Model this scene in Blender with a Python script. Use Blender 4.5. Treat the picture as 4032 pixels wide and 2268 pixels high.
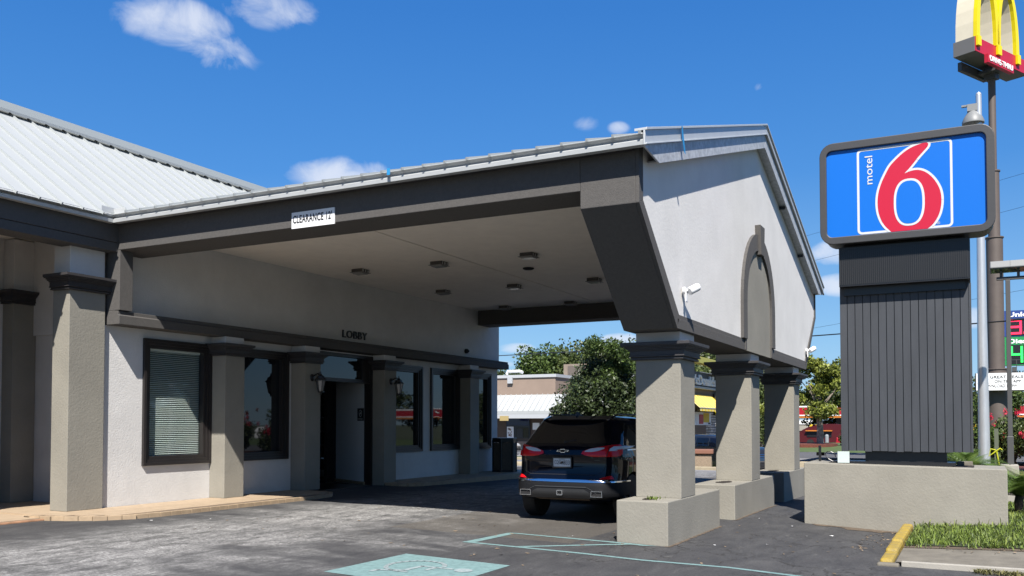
import bpy, bmesh, math, random
import numpy as np
from mathutils import Vector, Matrix
for o in list(bpy.data.objects): bpy.data.objects.remove(o)
S = bpy.context.scene
COL = S.collection
rad = math.radians
random.seed(4)

# ------------------------------------------------------------------ camera
cam_d = bpy.data.cameras.new("camera"); cam = bpy.data.objects.new("camera", cam_d); COL.objects.link(cam)
YAW, PITCH, ROLL, FPX = 0.474566845, 0.0310121451, -0.000231163871, 3558.13401
cam_d.sensor_fit = 'HORIZONTAL'; cam_d.sensor_width = 36.0; cam_d.lens = FPX/4032*36.0
cam_d.shift_x = 0.0; cam_d.shift_y = (1560-1134)/4032
cam_d.clip_start = 0.1; cam_d.clip_end = 4000
f = Vector((math.cos(PITCH)*math.cos(YAW), math.cos(PITCH)*math.sin(YAW), math.sin(PITCH)))
r = Vector((math.sin(YAW), -math.cos(YAW), 0)); d = f.cross(r)
r2 = r*math.cos(ROLL)+d*math.sin(ROLL); d2 = d*math.cos(ROLL)-r*math.sin(ROLL)
cam.matrix_world = Matrix(((r2.x, -d2.x, -f.x, 0), (r2.y, -d2.y, -f.y, 0), (r2.z, -d2.z, -f.z, 1.6), (0, 0, 0, 1)))
S.camera = cam

# ------------------------------------------------------------------ world, sun
SUNV = Vector((-0.76, -0.39, 1.0)).normalized()          # towards the sun
el = math.asin(SUNV.z); azv = math.atan2(SUNV.x, SUNV.y)  # Nishita: rotation from +Y clockwise
W = bpy.data.worlds.new("World"); S.world = W; W.use_nodes = True
nt = W.node_tree; N = nt.nodes; L = nt.links; N.clear()
out = N.new('ShaderNodeOutputWorld'); bg = N.new('ShaderNodeBackground'); L.new(bg.outputs[0], out.inputs[0])
sky = N.new('ShaderNodeTexSky'); sky.sky_type = 'NISHITA'; sky.sun_disc = False
sky.sun_elevation = el; sky.sun_rotation = azv; sky.altitude = 100; sky.air_density = 1.0; sky.dust_density = 0.25; sky.ozone_density = 3.5
bg.inputs[1].default_value = 0.125
tc = N.new('ShaderNodeTexCoord')
def mth(op, a, b=None, c=None, clamp=False):
    n = N.new('ShaderNodeMath'); n.operation = op; n.use_clamp = clamp
    for i, v in enumerate((a, b, c)):
        if v is None: continue
        if isinstance(v, (int, float)): n.inputs[i].default_value = v
        else: L.new(v, n.inputs[i])
    return n.outputs[0]
hs = N.new('ShaderNodeHueSaturation'); hs.inputs['Saturation'].default_value = 1.06; hs.inputs['Value'].default_value = 1.0
# clear dry air: the physical sky is pulled towards a clean blue that pales at the horizon
sxyz = N.new('ShaderNodeSeparateXYZ'); L.new(tc.outputs['Generated'], sxyz.inputs[0])
srp = N.new('ShaderNodeValToRGB'); L.new(sxyz.outputs['Z'], srp.inputs[0]); er = srp.color_ramp.elements
er[0].position = 0.0; er[0].color = (.36, .60, .84, 1); er[1].position = 1.0; er[1].color = (.025, .105, .40, 1)
for p_, c_ in ((.09, (.245, .50, .83)), (.26, (.085, .30, .755)), (.42, (.056, .225, .66))):
    e_ = er.new(p_); e_.color = (*c_, 1)
sg = N.new('ShaderNodeVectorMath'); sg.operation = 'SCALE'; sg.inputs['Scale'].default_value = 1/.125*.43; L.new(srp.outputs[0], sg.inputs[0])
smx = N.new('ShaderNodeMixRGB'); smx.inputs[0].default_value = .88; L.new(sky.outputs[0], smx.inputs[1]); L.new(sg.outputs[0], smx.inputs[2]); L.new(smx.outputs[0], hs.inputs['Color'])
# clouds: soft clumps of broken noise at given bearings (az, el, width, height, density)
CL = [(48.0, 22.9, 3.6, 1.5, 1.15), (45.4, 21.6, 2.7, 1.3, .58), (42.6, 24.2, 3.1, 1.3, .72), (40.8, 24.3, 1.6, .9, .55), (37.9, 14.9, 4.2, 1.6, 1.25),
      (20.4, 18.2, .8, .45, .7), (22.4, 18.5, .9, .5, .35), (20.2, 5.35, 1.6, .45, 1.2), (26.8, 4.8, 1.5, .4, .9), (28.0, 3.8, 1.2, .3, .8), (7.3, 10.2, 1.9, .9, 1.15), (6.9, 8.3, 2.2, .8, 1.3),
      (8.7, 16.0, .9, .9, .3), (36.2, 20.0, .9, .9, .25), (11.8, 20.0, .5, .3, .35), (0.5, 6, 3, .7, .9), (-14, 8, 5, 1.5, 1.0), (-34, 6, 6, 1.6, 1.0), (70, 15, 5, 1.8, .9), (-75, 14, 6, 2, .9), (130, 14, 6, 2, .9)]
nz = N.new('ShaderNodeTexNoise'); nz.inputs['Scale'].default_value = 20; nz.inputs['Detail'].default_value = 10; nz.inputs['Roughness'].default_value = .6; nz.inputs['Distortion'].default_value = .7
L.new(tc.outputs['Generated'], nz.inputs['Vector'])
n2 = N.new('ShaderNodeTexNoise'); n2.inputs['Scale'].default_value = 9; n2.inputs['Detail'].default_value = 3
L.new(tc.outputs['Generated'], n2.inputs['Vector'])
acc = None
for az, e, w, h, dn in CL:
    az, e, w, h = map(rad, (az, e, w, h))
    c = Vector((math.cos(e)*math.cos(az), math.cos(e)*math.sin(az), math.sin(e)))
    t = Vector((-math.sin(az), math.cos(az), 0)); u = c.cross(t)
    def dot(v):
        n = N.new('ShaderNodeVectorMath'); n.operation = 'DOT_PRODUCT'; L.new(tc.outputs['Generated'], n.inputs[0]); n.inputs[1].default_value = v; return n.outputs['Value']
    a = mth('MULTIPLY', dot(t), 1/w); b = mth('MULTIPLY', dot(u), 1/h)
    # flat base: shift centre
    b = mth('SUBTRACT', b, math.sin(0)); q = mth('ADD', mth('MULTIPLY', a, a), mth('MULTIPLY', b, b))
    fr = mth('GREATER_THAN', dot(c), 0.5)
    m = mth('MULTIPLY', mth('SUBTRACT', 1.0, q, clamp=True), dn); m = mth('MULTIPLY', m, fr)
    acc = m if acc is None else mth('MAXIMUM', acc, m)
dens = mth('ADD', mth('MULTIPLY', acc, 1.0), mth('MULTIPLY', mth('SUBTRACT', nz.outputs['Fac'], .60), 2.3))
dens = mth('MULTIPLY', dens, mth('GREATER_THAN', acc, 0.0001))
edge = mth('MULTIPLY', acc, 2.6, clamp=True)
dens = mth('MULTIPLY', mth('SMOOTH_MIN', mth('MULTIPLY', mth('MAXIMUM', dens, 0.0), .82), 0.80, 0.3), edge, clamp=True)
cr = N.new('ShaderNodeMixRGB'); cr.inputs[1].default_value = (2.75, 3.05, 3.7, 1); cr.inputs[2].default_value = (3.55, 3.65, 3.85, 1); L.new(n2.outputs['Fac'], cr.inputs[0])
mx = N.new('ShaderNodeMixRGB'); L.new(dens, mx.inputs[0]); L.new(hs.outputs[0], mx.inputs[1]); L.new(cr.outputs[0], mx.inputs[2])
L.new(mx.outputs[0], bg.inputs[0])
sd = bpy.data.lights.new("sun", 'SUN'); sun = bpy.data.objects.new("sun", sd); COL.objects.link(sun)
sd.energy = 5.0; sd.angle = rad(0.53); sd.color = (1.0, .955, .89)
sun.rotation_euler = (-SUNV).to_track_quat('-Z', 'Y').to_euler()
vs = S.view_settings; vs.view_transform = 'Standard'; vs.look = 'None'; vs.exposure = 1.05; vs.gamma = 1.0; vs.use_curve_mapping = False
S.render.resolution_x = 1024; S.render.resolution_y = 576
S.cycles.max_bounces = 8

# ------------------------------------------------------------------ materials
MATS = {}
KA = .56      # paint reflectances as measured from the sunlit faces at this exposure
def mat(name, col, rough=.8, bump=0., bs=60., var=0., vs_=3., metal=0., spec=.5, coat=0., det=5, isl=0., stretch=None, emit=None, bdist=.01, col2=None, trans=0.):
    if name in MATS: return MATS[name]
    if metal < .5 and not emit: col = tuple(c*KA for c in col); col2 = tuple(c*KA for c in col2) if col2 else None
    m = bpy.data.materials.new(name); m.use_nodes = True; t = m.node_tree; b = t.nodes['Principled BSDF']
    def s(k, v):
        if k in b.inputs: b.inputs[k].default_value = v
    s('Base Color', (*col, 1)); s('Roughness', rough); s('Metallic', metal); s('Specular IOR Level', spec); s('Coat Weight', coat); s('Coat Roughness', .03); s('Transmission Weight', trans)
    if emit: s('Emission Color', (*emit[0], 1)); s('Emission Strength', emit[1])
    geo = t.nodes.new('ShaderNodeNewGeometry'); vec = geo.outputs['Position']
    if stretch:
        mp = t.nodes.new('ShaderNodeMapping'); t.links.new(vec, mp.inputs[0]); mp.inputs['Scale'].default_value = stretch; vec = mp.outputs[0]
    colout = None
    if var:
        n = t.nodes.new('ShaderNodeTexNoise'); n.inputs['Scale'].default_value = vs_; n.inputs['Detail'].default_value = 6; n.inputs['Roughness'].default_value = .65; t.links.new(vec, n.inputs['Vector'])
        rp = t.nodes.new('ShaderNodeValToRGB'); rp.color_ramp.elements[0].position = .3; rp.color_ramp.elements[1].position = .7
        c2 = col2 or tuple(c*(1-var) for c in col); c3 = col if col2 else tuple(min(1, c*(1+var*.6)) for c in col)
        rp.color_ramp.elements[0].color = (*c2, 1); rp.color_ramp.elements[1].color = (*c3, 1)
        t.links.new(n.outputs['Fac'], rp.inputs[0]); colout = rp.outputs[0]
    if isl:
        mul = t.nodes.new('ShaderNodeMixRGB'); mul.blend_type = 'MULTIPLY'; mul.inputs[0].default_value = 1
        if colout: t.links.new(colout, mul.inputs[1])
        else: mul.inputs[1].default_value = (*col, 1)
        rr = t.nodes.new('ShaderNodeMapRange'); rr.inputs['To Min'].default_value = 1-isl; rr.inputs['To Max'].default_value = 1+isl
        t.links.new(geo.outputs['Random Per Island'], rr.inputs['Value']); t.links.new(rr.outputs[0], mul.inputs[2]); colout = mul.outputs[0]
    if colout: t.links.new(colout, b.inputs['Base Color'])
    if bump:
        n = t.nodes.new('ShaderNodeTexNoise'); n.inputs['Scale'].default_value = bs; n.inputs['Detail'].default_value = det; n.inputs['Roughness'].default_value = .6; t.links.new(geo.outputs['Position'] if not stretch else vec, n.inputs['Vector'])
        bp = t.nodes.new('ShaderNodeBump'); bp.inputs['Strength'].default_value = bump; bp.inputs['Distance'].default_value = bdist
        t.links.new(n.outputs['Fac'], bp.inputs['Height']); t.links.new(bp.outputs[0], b.inputs['Normal'])
    MATS[name] = m; return m
M_white = mat('white_stucco', (.95, .93, .905), .85, .45, 34, .10, 1.6, bdist=.012)
M_gable = mat('gable_stucco', (1.06, 1.03, .985), .85, .32, 26, .08, 1.3, bdist=.01)
M_taupe = mat('taupe_stucco', (.378, .355, .298), .85, .45, 30, .13, 1.2, bdist=.012)
M_char = mat('charcoal_stucco', (.122, .114, .107), .85, .7, 70, .14, 25, bdist=.006)
M_trim = mat('dark_trim_paint', (.060, .056, .058), .55, .2, 80, .12, 6, bdist=.004)
M_frame = mat('window_frame_bronze', (.032, .027, .026), .42, 0, 1, .15, 8)
M_roof = mat('white_roof_metal', (.57, .595, .59), .5, 0, 1, .04, 1.2, spec=.3)
M_rib = mat('roof_rib', (.50, .53, .53), .5, spec=.3)
M_gut = mat('gutter_white_metal', (.74, .76, .76), .35, .05, 30, .06, 5, metal=.1)
M_galv = mat('galvanised_metal', (.72, .74, .76), .5, .25, 30, .35, 14, metal=.1, bdist=.004)
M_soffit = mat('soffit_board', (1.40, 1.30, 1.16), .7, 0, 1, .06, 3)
M_dark = mat('dark_interior', (.015, .015, .017), .9)
M_glass = mat('window_glass', (.012, .014, .018), .02, 0, 1, spec=.6)
M_glassw = mat('rippled_window_glass', (.012, .014, .018), .02, .10, 3.5, spec=.6, det=1, bdist=.01)
def clear_glass(name, mirror=.16, tint=(.85, .92, .9)):
    m = bpy.data.materials.new(name); m.use_nodes = True; t = m.node_tree; t.nodes.clear()
    o = t.nodes.new('ShaderNodeOutputMaterial'); tr = t.nodes.new('ShaderNodeBsdfTransparent'); gl = t.nodes.new('ShaderNodeBsdfGlossy'); mi = t.nodes.new('ShaderNodeMixShader')
    tr.inputs[0].default_value = (*tint, 1); gl.inputs['Roughness'].default_value = .01
    lw = t.nodes.new('ShaderNodeLayerWeight'); lw.inputs['Blend'].default_value = .5
    p5 = t.nodes.new('ShaderNodeMath'); p5.operation = 'POWER'; p5.inputs[1].default_value = 4.5; t.links.new(lw.outputs['Facing'], p5.inputs[0])
    ma = t.nodes.new('ShaderNodeMath'); ma.operation = 'MULTIPLY_ADD'; ma.inputs[1].default_value = .9; ma.inputs[2].default_value = .07; t.links.new(p5.outputs[0], ma.inputs[0]); lw = ma
    t.links.new(lw.outputs[0], mi.inputs[0]); t.links.new(tr.outputs[0], mi.inputs[1]); t.links.new(gl.outputs[0], mi.inputs[2]); t.links.new(mi.outputs[0], o.inputs[0]); return m
M_clear = clear_glass('clear_pane')
M_tile = mat('cream_tile', (.62, .47, .32), .6, .2, 30, .16, 4, isl=.09)
M_kerbt = mat('kerb_tile', (.60, .44, .28), .6, .2, 30, .2, 6, isl=.16)
M_mortar = mat('mortar', (.20, .15, .11), .95, .3, 60)
M_paint = mat('pale_turquoise_paint', (.31, .50, .49), .7, .35, 90, .30, 14, col2=(.19, .31, .31))
M_paintw = mat('white_road_paint', (.62, .66, .66), .7, .3, 80, .3, 14)
M_yel = mat('yellow_kerb_paint', (.62, .42, .035), .7, .6, 40, .5, 7, col2=(.35, .27, .10))
M_conc = mat('weathered_concrete', (.25, .225, .18), .92, .5, 50, .28, 3.5)
M_concl = mat('pale_concrete', (.50, .47, .41), .92, .3, 50, .15, 2)
M_road = mat('pale_road', (.30, .30, .31), .9, .3, 60, .12, .6)
M_mulch = mat('red_mulch', (.22, .06, .035), .95, 1, 30, .5, 20, bdist=.03)
M_soil = mat('dark_soil', (.04, .028, .02), .95, 1, 30, .5, 20, bdist=.03)
M_dust = mat('fallen_leaf_dirt', (.17, .125, .085), .95, .8, 50, .4, 9)
M_black = mat('black_metal', (.018, .018, .02), .35, 0, 1)
M_grey = mat('grey_pole_paint', (.10, .10, .10), .5); M_flood = mat('floodlight_grey', (.30, .31, .31), .5)
M_silver = mat('galvanised_pole', (.52, .53, .54), .36, .12, 10, .12, 4, metal=.6, stretch=(3, 3, .5))
M_brown = mat('brown_pole_paint', (.155, .122, .105), .6, .1, 8, .14, 1.2)
M_wht = mat('white_plastic', (1.15, 1.15, 1.15), .35)
M_txtb = mat('black_lettering', (.02, .02, .022), .5)
M_txtw = mat('white_lettering', (1.35, 1.35, 1.35), .5)

# ------------------------------------------------------------------ mesh builder
class MB:
    def __init__(s): s.v = []; s.f = []; s.m = []
    def add(s, vs, fs, mi=0):
        o = len(s.v); s.v += [tuple(p) for p in vs]; s.f += [tuple(i+o for i in q) for q in fs]; s.m += [mi]*len(fs); return s
    def box(s, x0, x1, y0, y1, z0, z1, mi=0):
        return s.add([(x0, y0, z0), (x1, y0, z0), (x1, y1, z0), (x0, y1, z0), (x0, y0, z1), (x1, y0, z1), (x1, y1, z1), (x0, y1, z1)],
                     [(0, 3, 2, 1), (4, 5, 6, 7), (0, 1, 5, 4), (1, 2, 6, 5), (2, 3, 7, 6), (3, 0, 4, 7)], mi)
    def prism(s, poly, ax, a, b, mi=0):
        # poly of 2D pts in the plane perpendicular to ax (x: (y,z); y: (x,z); z: (x,y))
        def P(p, t): return (t, p[0], p[1]) if ax == 'x' else (p[0], t, p[1]) if ax == 'y' else (p[0], p[1], t)
        n = len(poly); vs = [P(p, a) for p in poly]+[P(p, b) for p in poly]
        fs = [tuple(range(n))[::-1], tuple(range(n, 2*n))]+[(i, (i+1) % n, n+(i+1) % n, n+i) for i in range(n)]
        return s.add(vs, fs, mi)
    def tube(s, pts, rr, seg=10, mi=0, cap=True):
        pts = [Vector(p) for p in pts]; rr = [rr]*len(pts) if isinstance(rr, (int, float)) else rr
        vs = []; fs = []
        for i, p in enumerate(pts):
            dd = (pts[min(i+1, len(pts)-1)]-pts[max(i-1, 0)]).normalized()
            a = dd.cross(Vector((0, 0, 1)) if abs(dd.z) < .9 else Vector((1, 0, 0))).normalized(); b = dd.cross(a)
            for k in range(seg):
                t = 2*math.pi*k/seg; vs.append(p+(a*math.cos(t)+b*math.sin(t))*rr[i])
        for i in range(len(pts)-1):
            for k in range(seg): fs.append((i*seg+k, i*seg+(k+1) % seg, (i+1)*seg+(k+1) % seg, (i+1)*seg+k))
        if cap: fs += [tuple(range(seg)), tuple(range((len(pts)-1)*seg, len(pts)*seg))[::-1]]
        return s.add(vs, fs, mi)
    def lathe(s, prof, c, axis='z', seg=20, mi=0):
        vs = []; fs = []
        for (rr, h) in prof:
            for k in range(seg):
                t = 2*math.pi*k/seg; u, v = rr*math.cos(t), rr*math.sin(t)
                vs.append({'z': (c[0]+u, c[1]+v, c[2]+h), 'y': (c[0]+u, c[1]+h, c[2]+v), 'x': (c[0]+h, c[1]+u, c[2]+v)}[axis])
        n = len(prof)
        for i in range(n-1):
            for k in range(seg): fs.append((i*seg+k, i*seg+(k+1) % seg, (i+1)*seg+(k+1) % seg, (i+1)*seg+k))
        fs += [tuple(range(seg)), tuple(range((n-1)*seg, n*seg))]
        return s.add(vs, fs, mi)
    def mesh(s, name, mats, smooth=None):
        me = bpy.data.meshes.new(name); me.from_pydata(s.v, [], s.f)
        for m in (mats if isinstance(mats, (list, tuple)) else [mats]): me.materials.append(m)
        if isinstance(mats, (list, tuple)) and len(mats) > 1: me.polygons.foreach_set('material_index', s.m)
        bm = bmesh.new(); bm.from_mesh(me); bmesh.ops.recalc_face_normals(bm, faces=bm.faces); bm.to_mesh(me); bm.free()
        if smooth is not None:
            for p in me.polygons: p.use_smooth = True
            me.set_sharp_from_angle(angle=rad(smooth))
        me.update(); return me
def link(name, data, parent=None, loc=None):
    o = bpy.data.objects.new(name, data); COL.objects.link(o)
    if parent: o.parent = parent
    if loc is not None: o.location = loc
    return o
def ob(name, mb, mats, parent=None, smooth=None, bevel=0, origin=None):
    if origin is not None:
        mb.v = [(x-origin[0], y-origin[1], z-origin[2]) for x, y, z in mb.v]
    o = link(name, mb.mesh(name, mats, smooth), parent)
    if origin is not None and not parent: o.location = origin
    if bevel:
        b = o.modifiers.new('bevel', 'BEVEL'); b.width = bevel; b.segments = 2; b.limit_method = 'ANGLE'; b.angle_limit = rad(40)
    return o
def tag(o, label, cat, group=None):
    o['label'] = label; o['category'] = cat
    if group: o['group'] = group
    return o
def thing(name, label, cat, loc=(0, 0, 0), rz=0, group=None, sc=1):
    o = bpy.data.objects.new(name, None); COL.objects.link(o); o.location = loc; o.rotation_euler = (0, 0, rz); o.scale = (sc, sc, sc); o.empty_display_size = .3
    return tag(o, label, cat, group)
def struct(o): o['kind'] = 'structure'; return o
def stuff(o): o['kind'] = 'stuff'; return o
def dup(root, loc, rz=None, label=None, sc=None, group=None):
    c = root.copy(); COL.objects.link(c); c.location = loc
    if rz is not None: c.rotation_euler = (0, 0, rz)
    if sc is not None: c.scale = (sc, sc, sc) if isinstance(sc, (int, float)) else sc
    if label: c['label'] = label
    if group: c['group'] = group
    for ch in list(root.children):
        k = ch.copy(); COL.objects.link(k); k.parent = c
        for g in list(ch.children):
            h = g.copy(); COL.objects.link(h); h.parent = k
    return c
def text(name, s, m, parent, loc, xdir, zdir, size, width=None, depth=.004, bold=0., height=None, spacing=1.0, align='LEFT', shear=0.):
    cu = bpy.data.curves.new(name, 'FONT'); cu.body = s; cu.size = 1; cu.extrude = 0; cu.offset = bold; cu.space_character = spacing; cu.align_x = 'LEFT'; cu.shear = shear; cu.resolution_u = 4
    cu.extrude = .5; tmp = bpy.data.objects.new('tmp_text', cu); COL.objects.link(tmp)
    dg = bpy.context.evaluated_depsgraph_get(); dg.update(); me = bpy.data.meshes.new_from_object(tmp.evaluated_get(dg)); bpy.data.objects.remove(tmp); bpy.data.curves.remove(cu)
    co = np.zeros(len(me.vertices)*3); me.vertices.foreach_get('co', co); co = co.reshape(-1, 3)
    mn = co.min(0); mxx = co.max(0)
    co[:, 0] -= mn[0]; co[:, 1] -= mn[1]; w0 = mxx[0]-mn[0]; h0 = mxx[1]-mn[1]
    sy = (height/h0) if height else size; sx = (width/w0) if width else sy
    X = Vector(xdir).normalized(); Z = Vector(zdir).normalized(); Y = X.cross(Z)   # outwards normal
    if align == 'CENTER': co[:, 0] -= w0/2
    co[:, 0] *= sx; co[:, 1] *= sy; co[:, 2] = (co[:, 2]+.5)*depth
    Lc = np.array(loc); R3 = np.array([X, Z, Y])
    co = co@R3+Lc; me.vertices.foreach_set('co', co.ravel()); me.materials.clear(); me.materials.append(m); me.update()
    me.name = name; return link(name, me, parent)

def interp(x, xs, ys): return float(np.interp(x, xs, ys))
def zg(x, y):
    z = interp(y, [-60, -3, -1, 1.2, 2.5, 3.5, 4.3, 7, 9, 12.4, 40], [-.3, -.14, -.11, -.08, -.012, 0, .03, .10, .14, .165, .165])
    if y < 3.5: z *= interp(x, [10.4, 11.4, 12.6, 14.8], [1, .45, .45, 1])
    fall = interp(x, [17, 26, 40, 60, 140, 400], [0, -.12, -.42, -.62, -1.1, -1.1])
    return z*interp(x, [24, 40], [1, .3])+fall
def axis_list(*segs):
    o = []
    for a, b, st in segs:
        n = max(1, int(round((b-a)/st))); o += [a+(b-a)*i/n for i in range(n)]
    return o+[segs[-1][1]]
def sheet(name, xs, ys, m, dz=0., inside=None, parent=None, zf=None):
    zf = zf or zg; vs = [(x, y, zf(x, y)+dz) for x in xs for y in ys]; ny = len(ys); fs = []
    for i in range(len(xs)-1):
        for j in range(ny-1):
            if inside and not inside((xs[i]+xs[i+1])/2, (ys[j]+ys[j+1])/2): continue
            fs.append((i*ny+j, (i+1)*ny+j, (i+1)*ny+j+1, i*ny+j+1))
    me = bpy.data.meshes.new(name); me.from_pydata(vs, [], fs); me.materials.append(m); me.update()
    return link(name, me, parent)
def clip(poly, ax, v, keep):  # half-plane clip of list of 3D pts
    o = []
    for i in range(len(poly)):
        a, b = poly[i], poly[(i+1) % len(poly)]; ia, ib = (a[ax]-v)*keep >= 0, (b[ax]-v)*keep >= 0
        if ia: o.append(a)
        if ia != ib:
            t = (v-a[ax])/(b[ax]-a[ax]); o.append(tuple(a[k]+(b[k]-a[k])*t for k in range(len(a))))
    return o
def decal(mb, poly, lift, step=.5, mi=0):
    # drape a 2-D polygon on the terrain: cut into strips in y (terrain is piecewise linear in y)
    ys = sorted(set([min(p[1] for p in poly), max(p[1] for p in poly)]+[y for y in (-1, 1.2, 2.5, 3.5, 4.3, 7, 9, 12.4) if min(p[1] for p in poly) < y < max(p[1] for p in poly)]))
    for a, b in zip(ys[:-1], ys[1:]):
        q = clip(clip(poly, 1, a, 1), 1, b, -1)
        if len(q) >= 3: mb.add([(x, y, zg(x, y)+lift) for x, y in q], [tuple(range(len(q)))], mi)
    return mb

# ------------------------------------------------------------------ ground
def asphalt():
    m = bpy.data.materials.new('asphalt'); m.use_nodes = True; t = m.node_tree; n = t.nodes; l = t.links; b = n['Principled BSDF']; b.inputs['Roughness'].default_value = .82; b.inputs['Specular IOR Level'].default_value = .45
    g = n.new('ShaderNodeNewGeometry')
    def noise(sc, det=6, ro=.6, st=(1, 1, 1), dist=0.):
        mp = n.new('ShaderNodeMapping'); mp.inputs['Scale'].default_value = st; l.new(g.outputs['Position'], mp.inputs[0])
        k = n.new('ShaderNodeTexNoise'); k.inputs['Scale'].default_value = sc; k.inputs['Detail'].default_value = det; k.inputs['Roughness'].default_value = ro; k.inputs['Distortion'].default_value = dist; l.new(mp.outputs[0], k.inputs['Vector']); return k.outputs['Fac']
    def ramp(v, a, b_, ca=(0, 0, 0), cb=(1, 1, 1)):
        k = n.new('ShaderNodeValToRGB'); k.color_ramp.elements[0].position = a; k.color_ramp.elements[1].position = b_; k.color_ramp.elements[0].color = (*ca, 1); k.color_ramp.elements[1].color = (*cb, 1); l.new(v, k.inputs[0]); return k.outputs[0]
    def mx(fac, a, b_, mode='MIX'):
        k = n.new('ShaderNodeMixRGB'); k.blend_type = mode
        for i, v in enumerate((fac, a, b_)):
            if isinstance(v, (int, float)): k.inputs[i].default_value = v
            elif isinstance(v, tuple): k.inputs[i].default_value = (*v, 1)
            else: l.new(v, k.inputs[i])
        return k.outputs[0]
    def mt(op, a, b_=None, cl=False):
        k = n.new('ShaderNodeMath'); k.operation = op; k.use_clamp = cl
        for i, v in enumerate((a, b_)):
            if v is None: continue
            if isinstance(v, (int, float)): k.inputs[i].default_value = v
            else: l.new(v, k.inputs[i])
        return k.outputs[0]
    sx = n.new('ShaderNodeSeparateXYZ'); l.new(g.outputs['Position'], sx.inputs[0])
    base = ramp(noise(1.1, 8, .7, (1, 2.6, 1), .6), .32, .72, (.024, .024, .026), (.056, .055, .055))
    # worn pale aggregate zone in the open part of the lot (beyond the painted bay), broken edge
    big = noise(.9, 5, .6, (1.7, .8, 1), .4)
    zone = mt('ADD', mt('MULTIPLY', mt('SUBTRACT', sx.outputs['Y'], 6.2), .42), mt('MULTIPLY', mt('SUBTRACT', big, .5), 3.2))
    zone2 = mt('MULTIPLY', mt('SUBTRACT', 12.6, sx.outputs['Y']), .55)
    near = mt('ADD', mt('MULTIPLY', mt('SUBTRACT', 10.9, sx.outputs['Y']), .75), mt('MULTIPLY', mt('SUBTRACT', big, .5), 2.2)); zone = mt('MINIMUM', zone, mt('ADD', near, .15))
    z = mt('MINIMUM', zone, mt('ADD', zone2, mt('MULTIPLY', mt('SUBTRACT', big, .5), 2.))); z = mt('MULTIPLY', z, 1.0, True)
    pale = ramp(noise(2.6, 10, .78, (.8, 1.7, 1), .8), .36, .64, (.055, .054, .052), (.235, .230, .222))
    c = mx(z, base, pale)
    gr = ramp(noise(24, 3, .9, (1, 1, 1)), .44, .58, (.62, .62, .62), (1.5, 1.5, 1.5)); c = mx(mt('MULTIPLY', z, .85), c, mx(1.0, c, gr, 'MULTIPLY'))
    # lighter dusty rectangle by the drive
    r1 = mt('MULTIPLY', mt('GREATER_THAN', sx.outputs['X'], 10.9), mt('GREATER_THAN', sx.outputs['Y'], 4.75))
    c = mx(mt('MULTIPLY', mt('MULTIPLY', r1, mt('LESS_THAN', sx.outputs['Y'], 7.6)), .55), c, (.078, .068, .055))
    # dark seal smears running along the drive
    sm = ramp(noise(1.4, 5, .7, (.35, 2.8, 1), 1.2), .56, .66)
    c = mx(mt('MULTIPLY', sm, .55), c, (.038, .036, .038))
    # pale drifts of sand
    dr = ramp(noise(2.2, 8, .72, (.8, 2.4, 1), .8), .60, .74)
    c = mx(mt('MULTIPLY', dr, .42), c, (.15, .145, .135))
    # cracks
    v = n.new('ShaderNodeTexVoronoi'); v.feature = 'DISTANCE_TO_EDGE'; v.inputs['Scale'].default_value = .8
    wn = n.new('ShaderNodeTexNoise'); wn.inputs['Scale'].default_value = 3; wn.inputs['Detail'].default_value = 6; l.new(g.outputs['Position'], wn.inputs['Vector'])
    va = n.new('ShaderNodeVectorMath'); va.operation = 'ADD'; l.new(g.outputs['Position'], va.inputs[0]); l.new(wn.outputs['Color'], va.inputs[1]); l.new(va.outputs[0], v.inputs['Vector'])
    ck = mt('LESS_THAN', v.outputs['Distance'], .013)
    ckm = mt('MULTIPLY', mt('MULTIPLY', ck, ramp(noise(.5, 3), .44, .52)), mt('LESS_THAN', sx.outputs['Y'], 4.6))
    c = mx(mt('MULTIPLY', ckm, .8), c, (.015, .014, .013))
    # aggregate speckle
    sp = noise(130, 3, .8); c = mx(mt('MULTIPLY', ramp(sp, .55, .72), .5), c, mx(1.0, c, (2.1, 2.1, 2.1), 'MULTIPLY'))
    sp2 = noise(42, 6, .85, (1, 1, 1)); c = mx(1.0, c, ramp(sp2, .3, .7, (.50, .50, .50), (1.6, 1.6, 1.6)), 'MULTIPLY')
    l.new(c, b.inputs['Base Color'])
    bp = n.new('ShaderNodeBump'); bp.inputs['Strength'].default_value = .55; bp.inputs['Distance'].default_value = .008
    l.new(mt('ADD', noise(90, 5, .7), mt('MULTIPLY', ckm, -3)), bp.inputs['Height']); l.new(bp.outputs[0], b.inputs['Normal']); return m
M_asph = asphalt()
xs = axis_list((-1500, -40, 180), (-40, 5, 9), (5, 30, 1.0), (30, 160, 5), (160, 2500, 260)); ys = sorted(set(axis_list((-1500, -60, 180), (-60, -3, 7), (-3, -1, 1), (-1, 1.2, .55), (1.2, 2.5, .65), (2.5, 3.5, .5), (3.5, 4.3, .4), (4.3, 7, .9), (7, 9, 1), (9, 12.4, .85), (12.4, 40, 5), (40, 2000, 200))))
M_field = mat('dry_field', (.10, .12, .05), .95, .4, 3, .3, .05)
struct(sheet('ground', xs, ys, M_field, -.02))
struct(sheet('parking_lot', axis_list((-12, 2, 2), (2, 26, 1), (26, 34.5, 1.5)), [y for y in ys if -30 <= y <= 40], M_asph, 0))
struct(sheet('road', axis_list((34.5, 60, 2.5)), [-60, -45, -30, -20, -10, -3, -1, 1.2, 2.5, 3.5, 4.3, 7, 9, 12.4, 20, 30, 40, 60], M_road, .004))
struct(sheet('far_lot', axis_list((60, 140, 8)), [-90, -60, -30, -3, -1, 1.2, 2.5, 3.5, 4.3, 7, 9, 12.4, 25, 40, 60], mat('far_asphalt', (.13, .13, .135), .9, 0, 1, .2, .3), .004))

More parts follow.
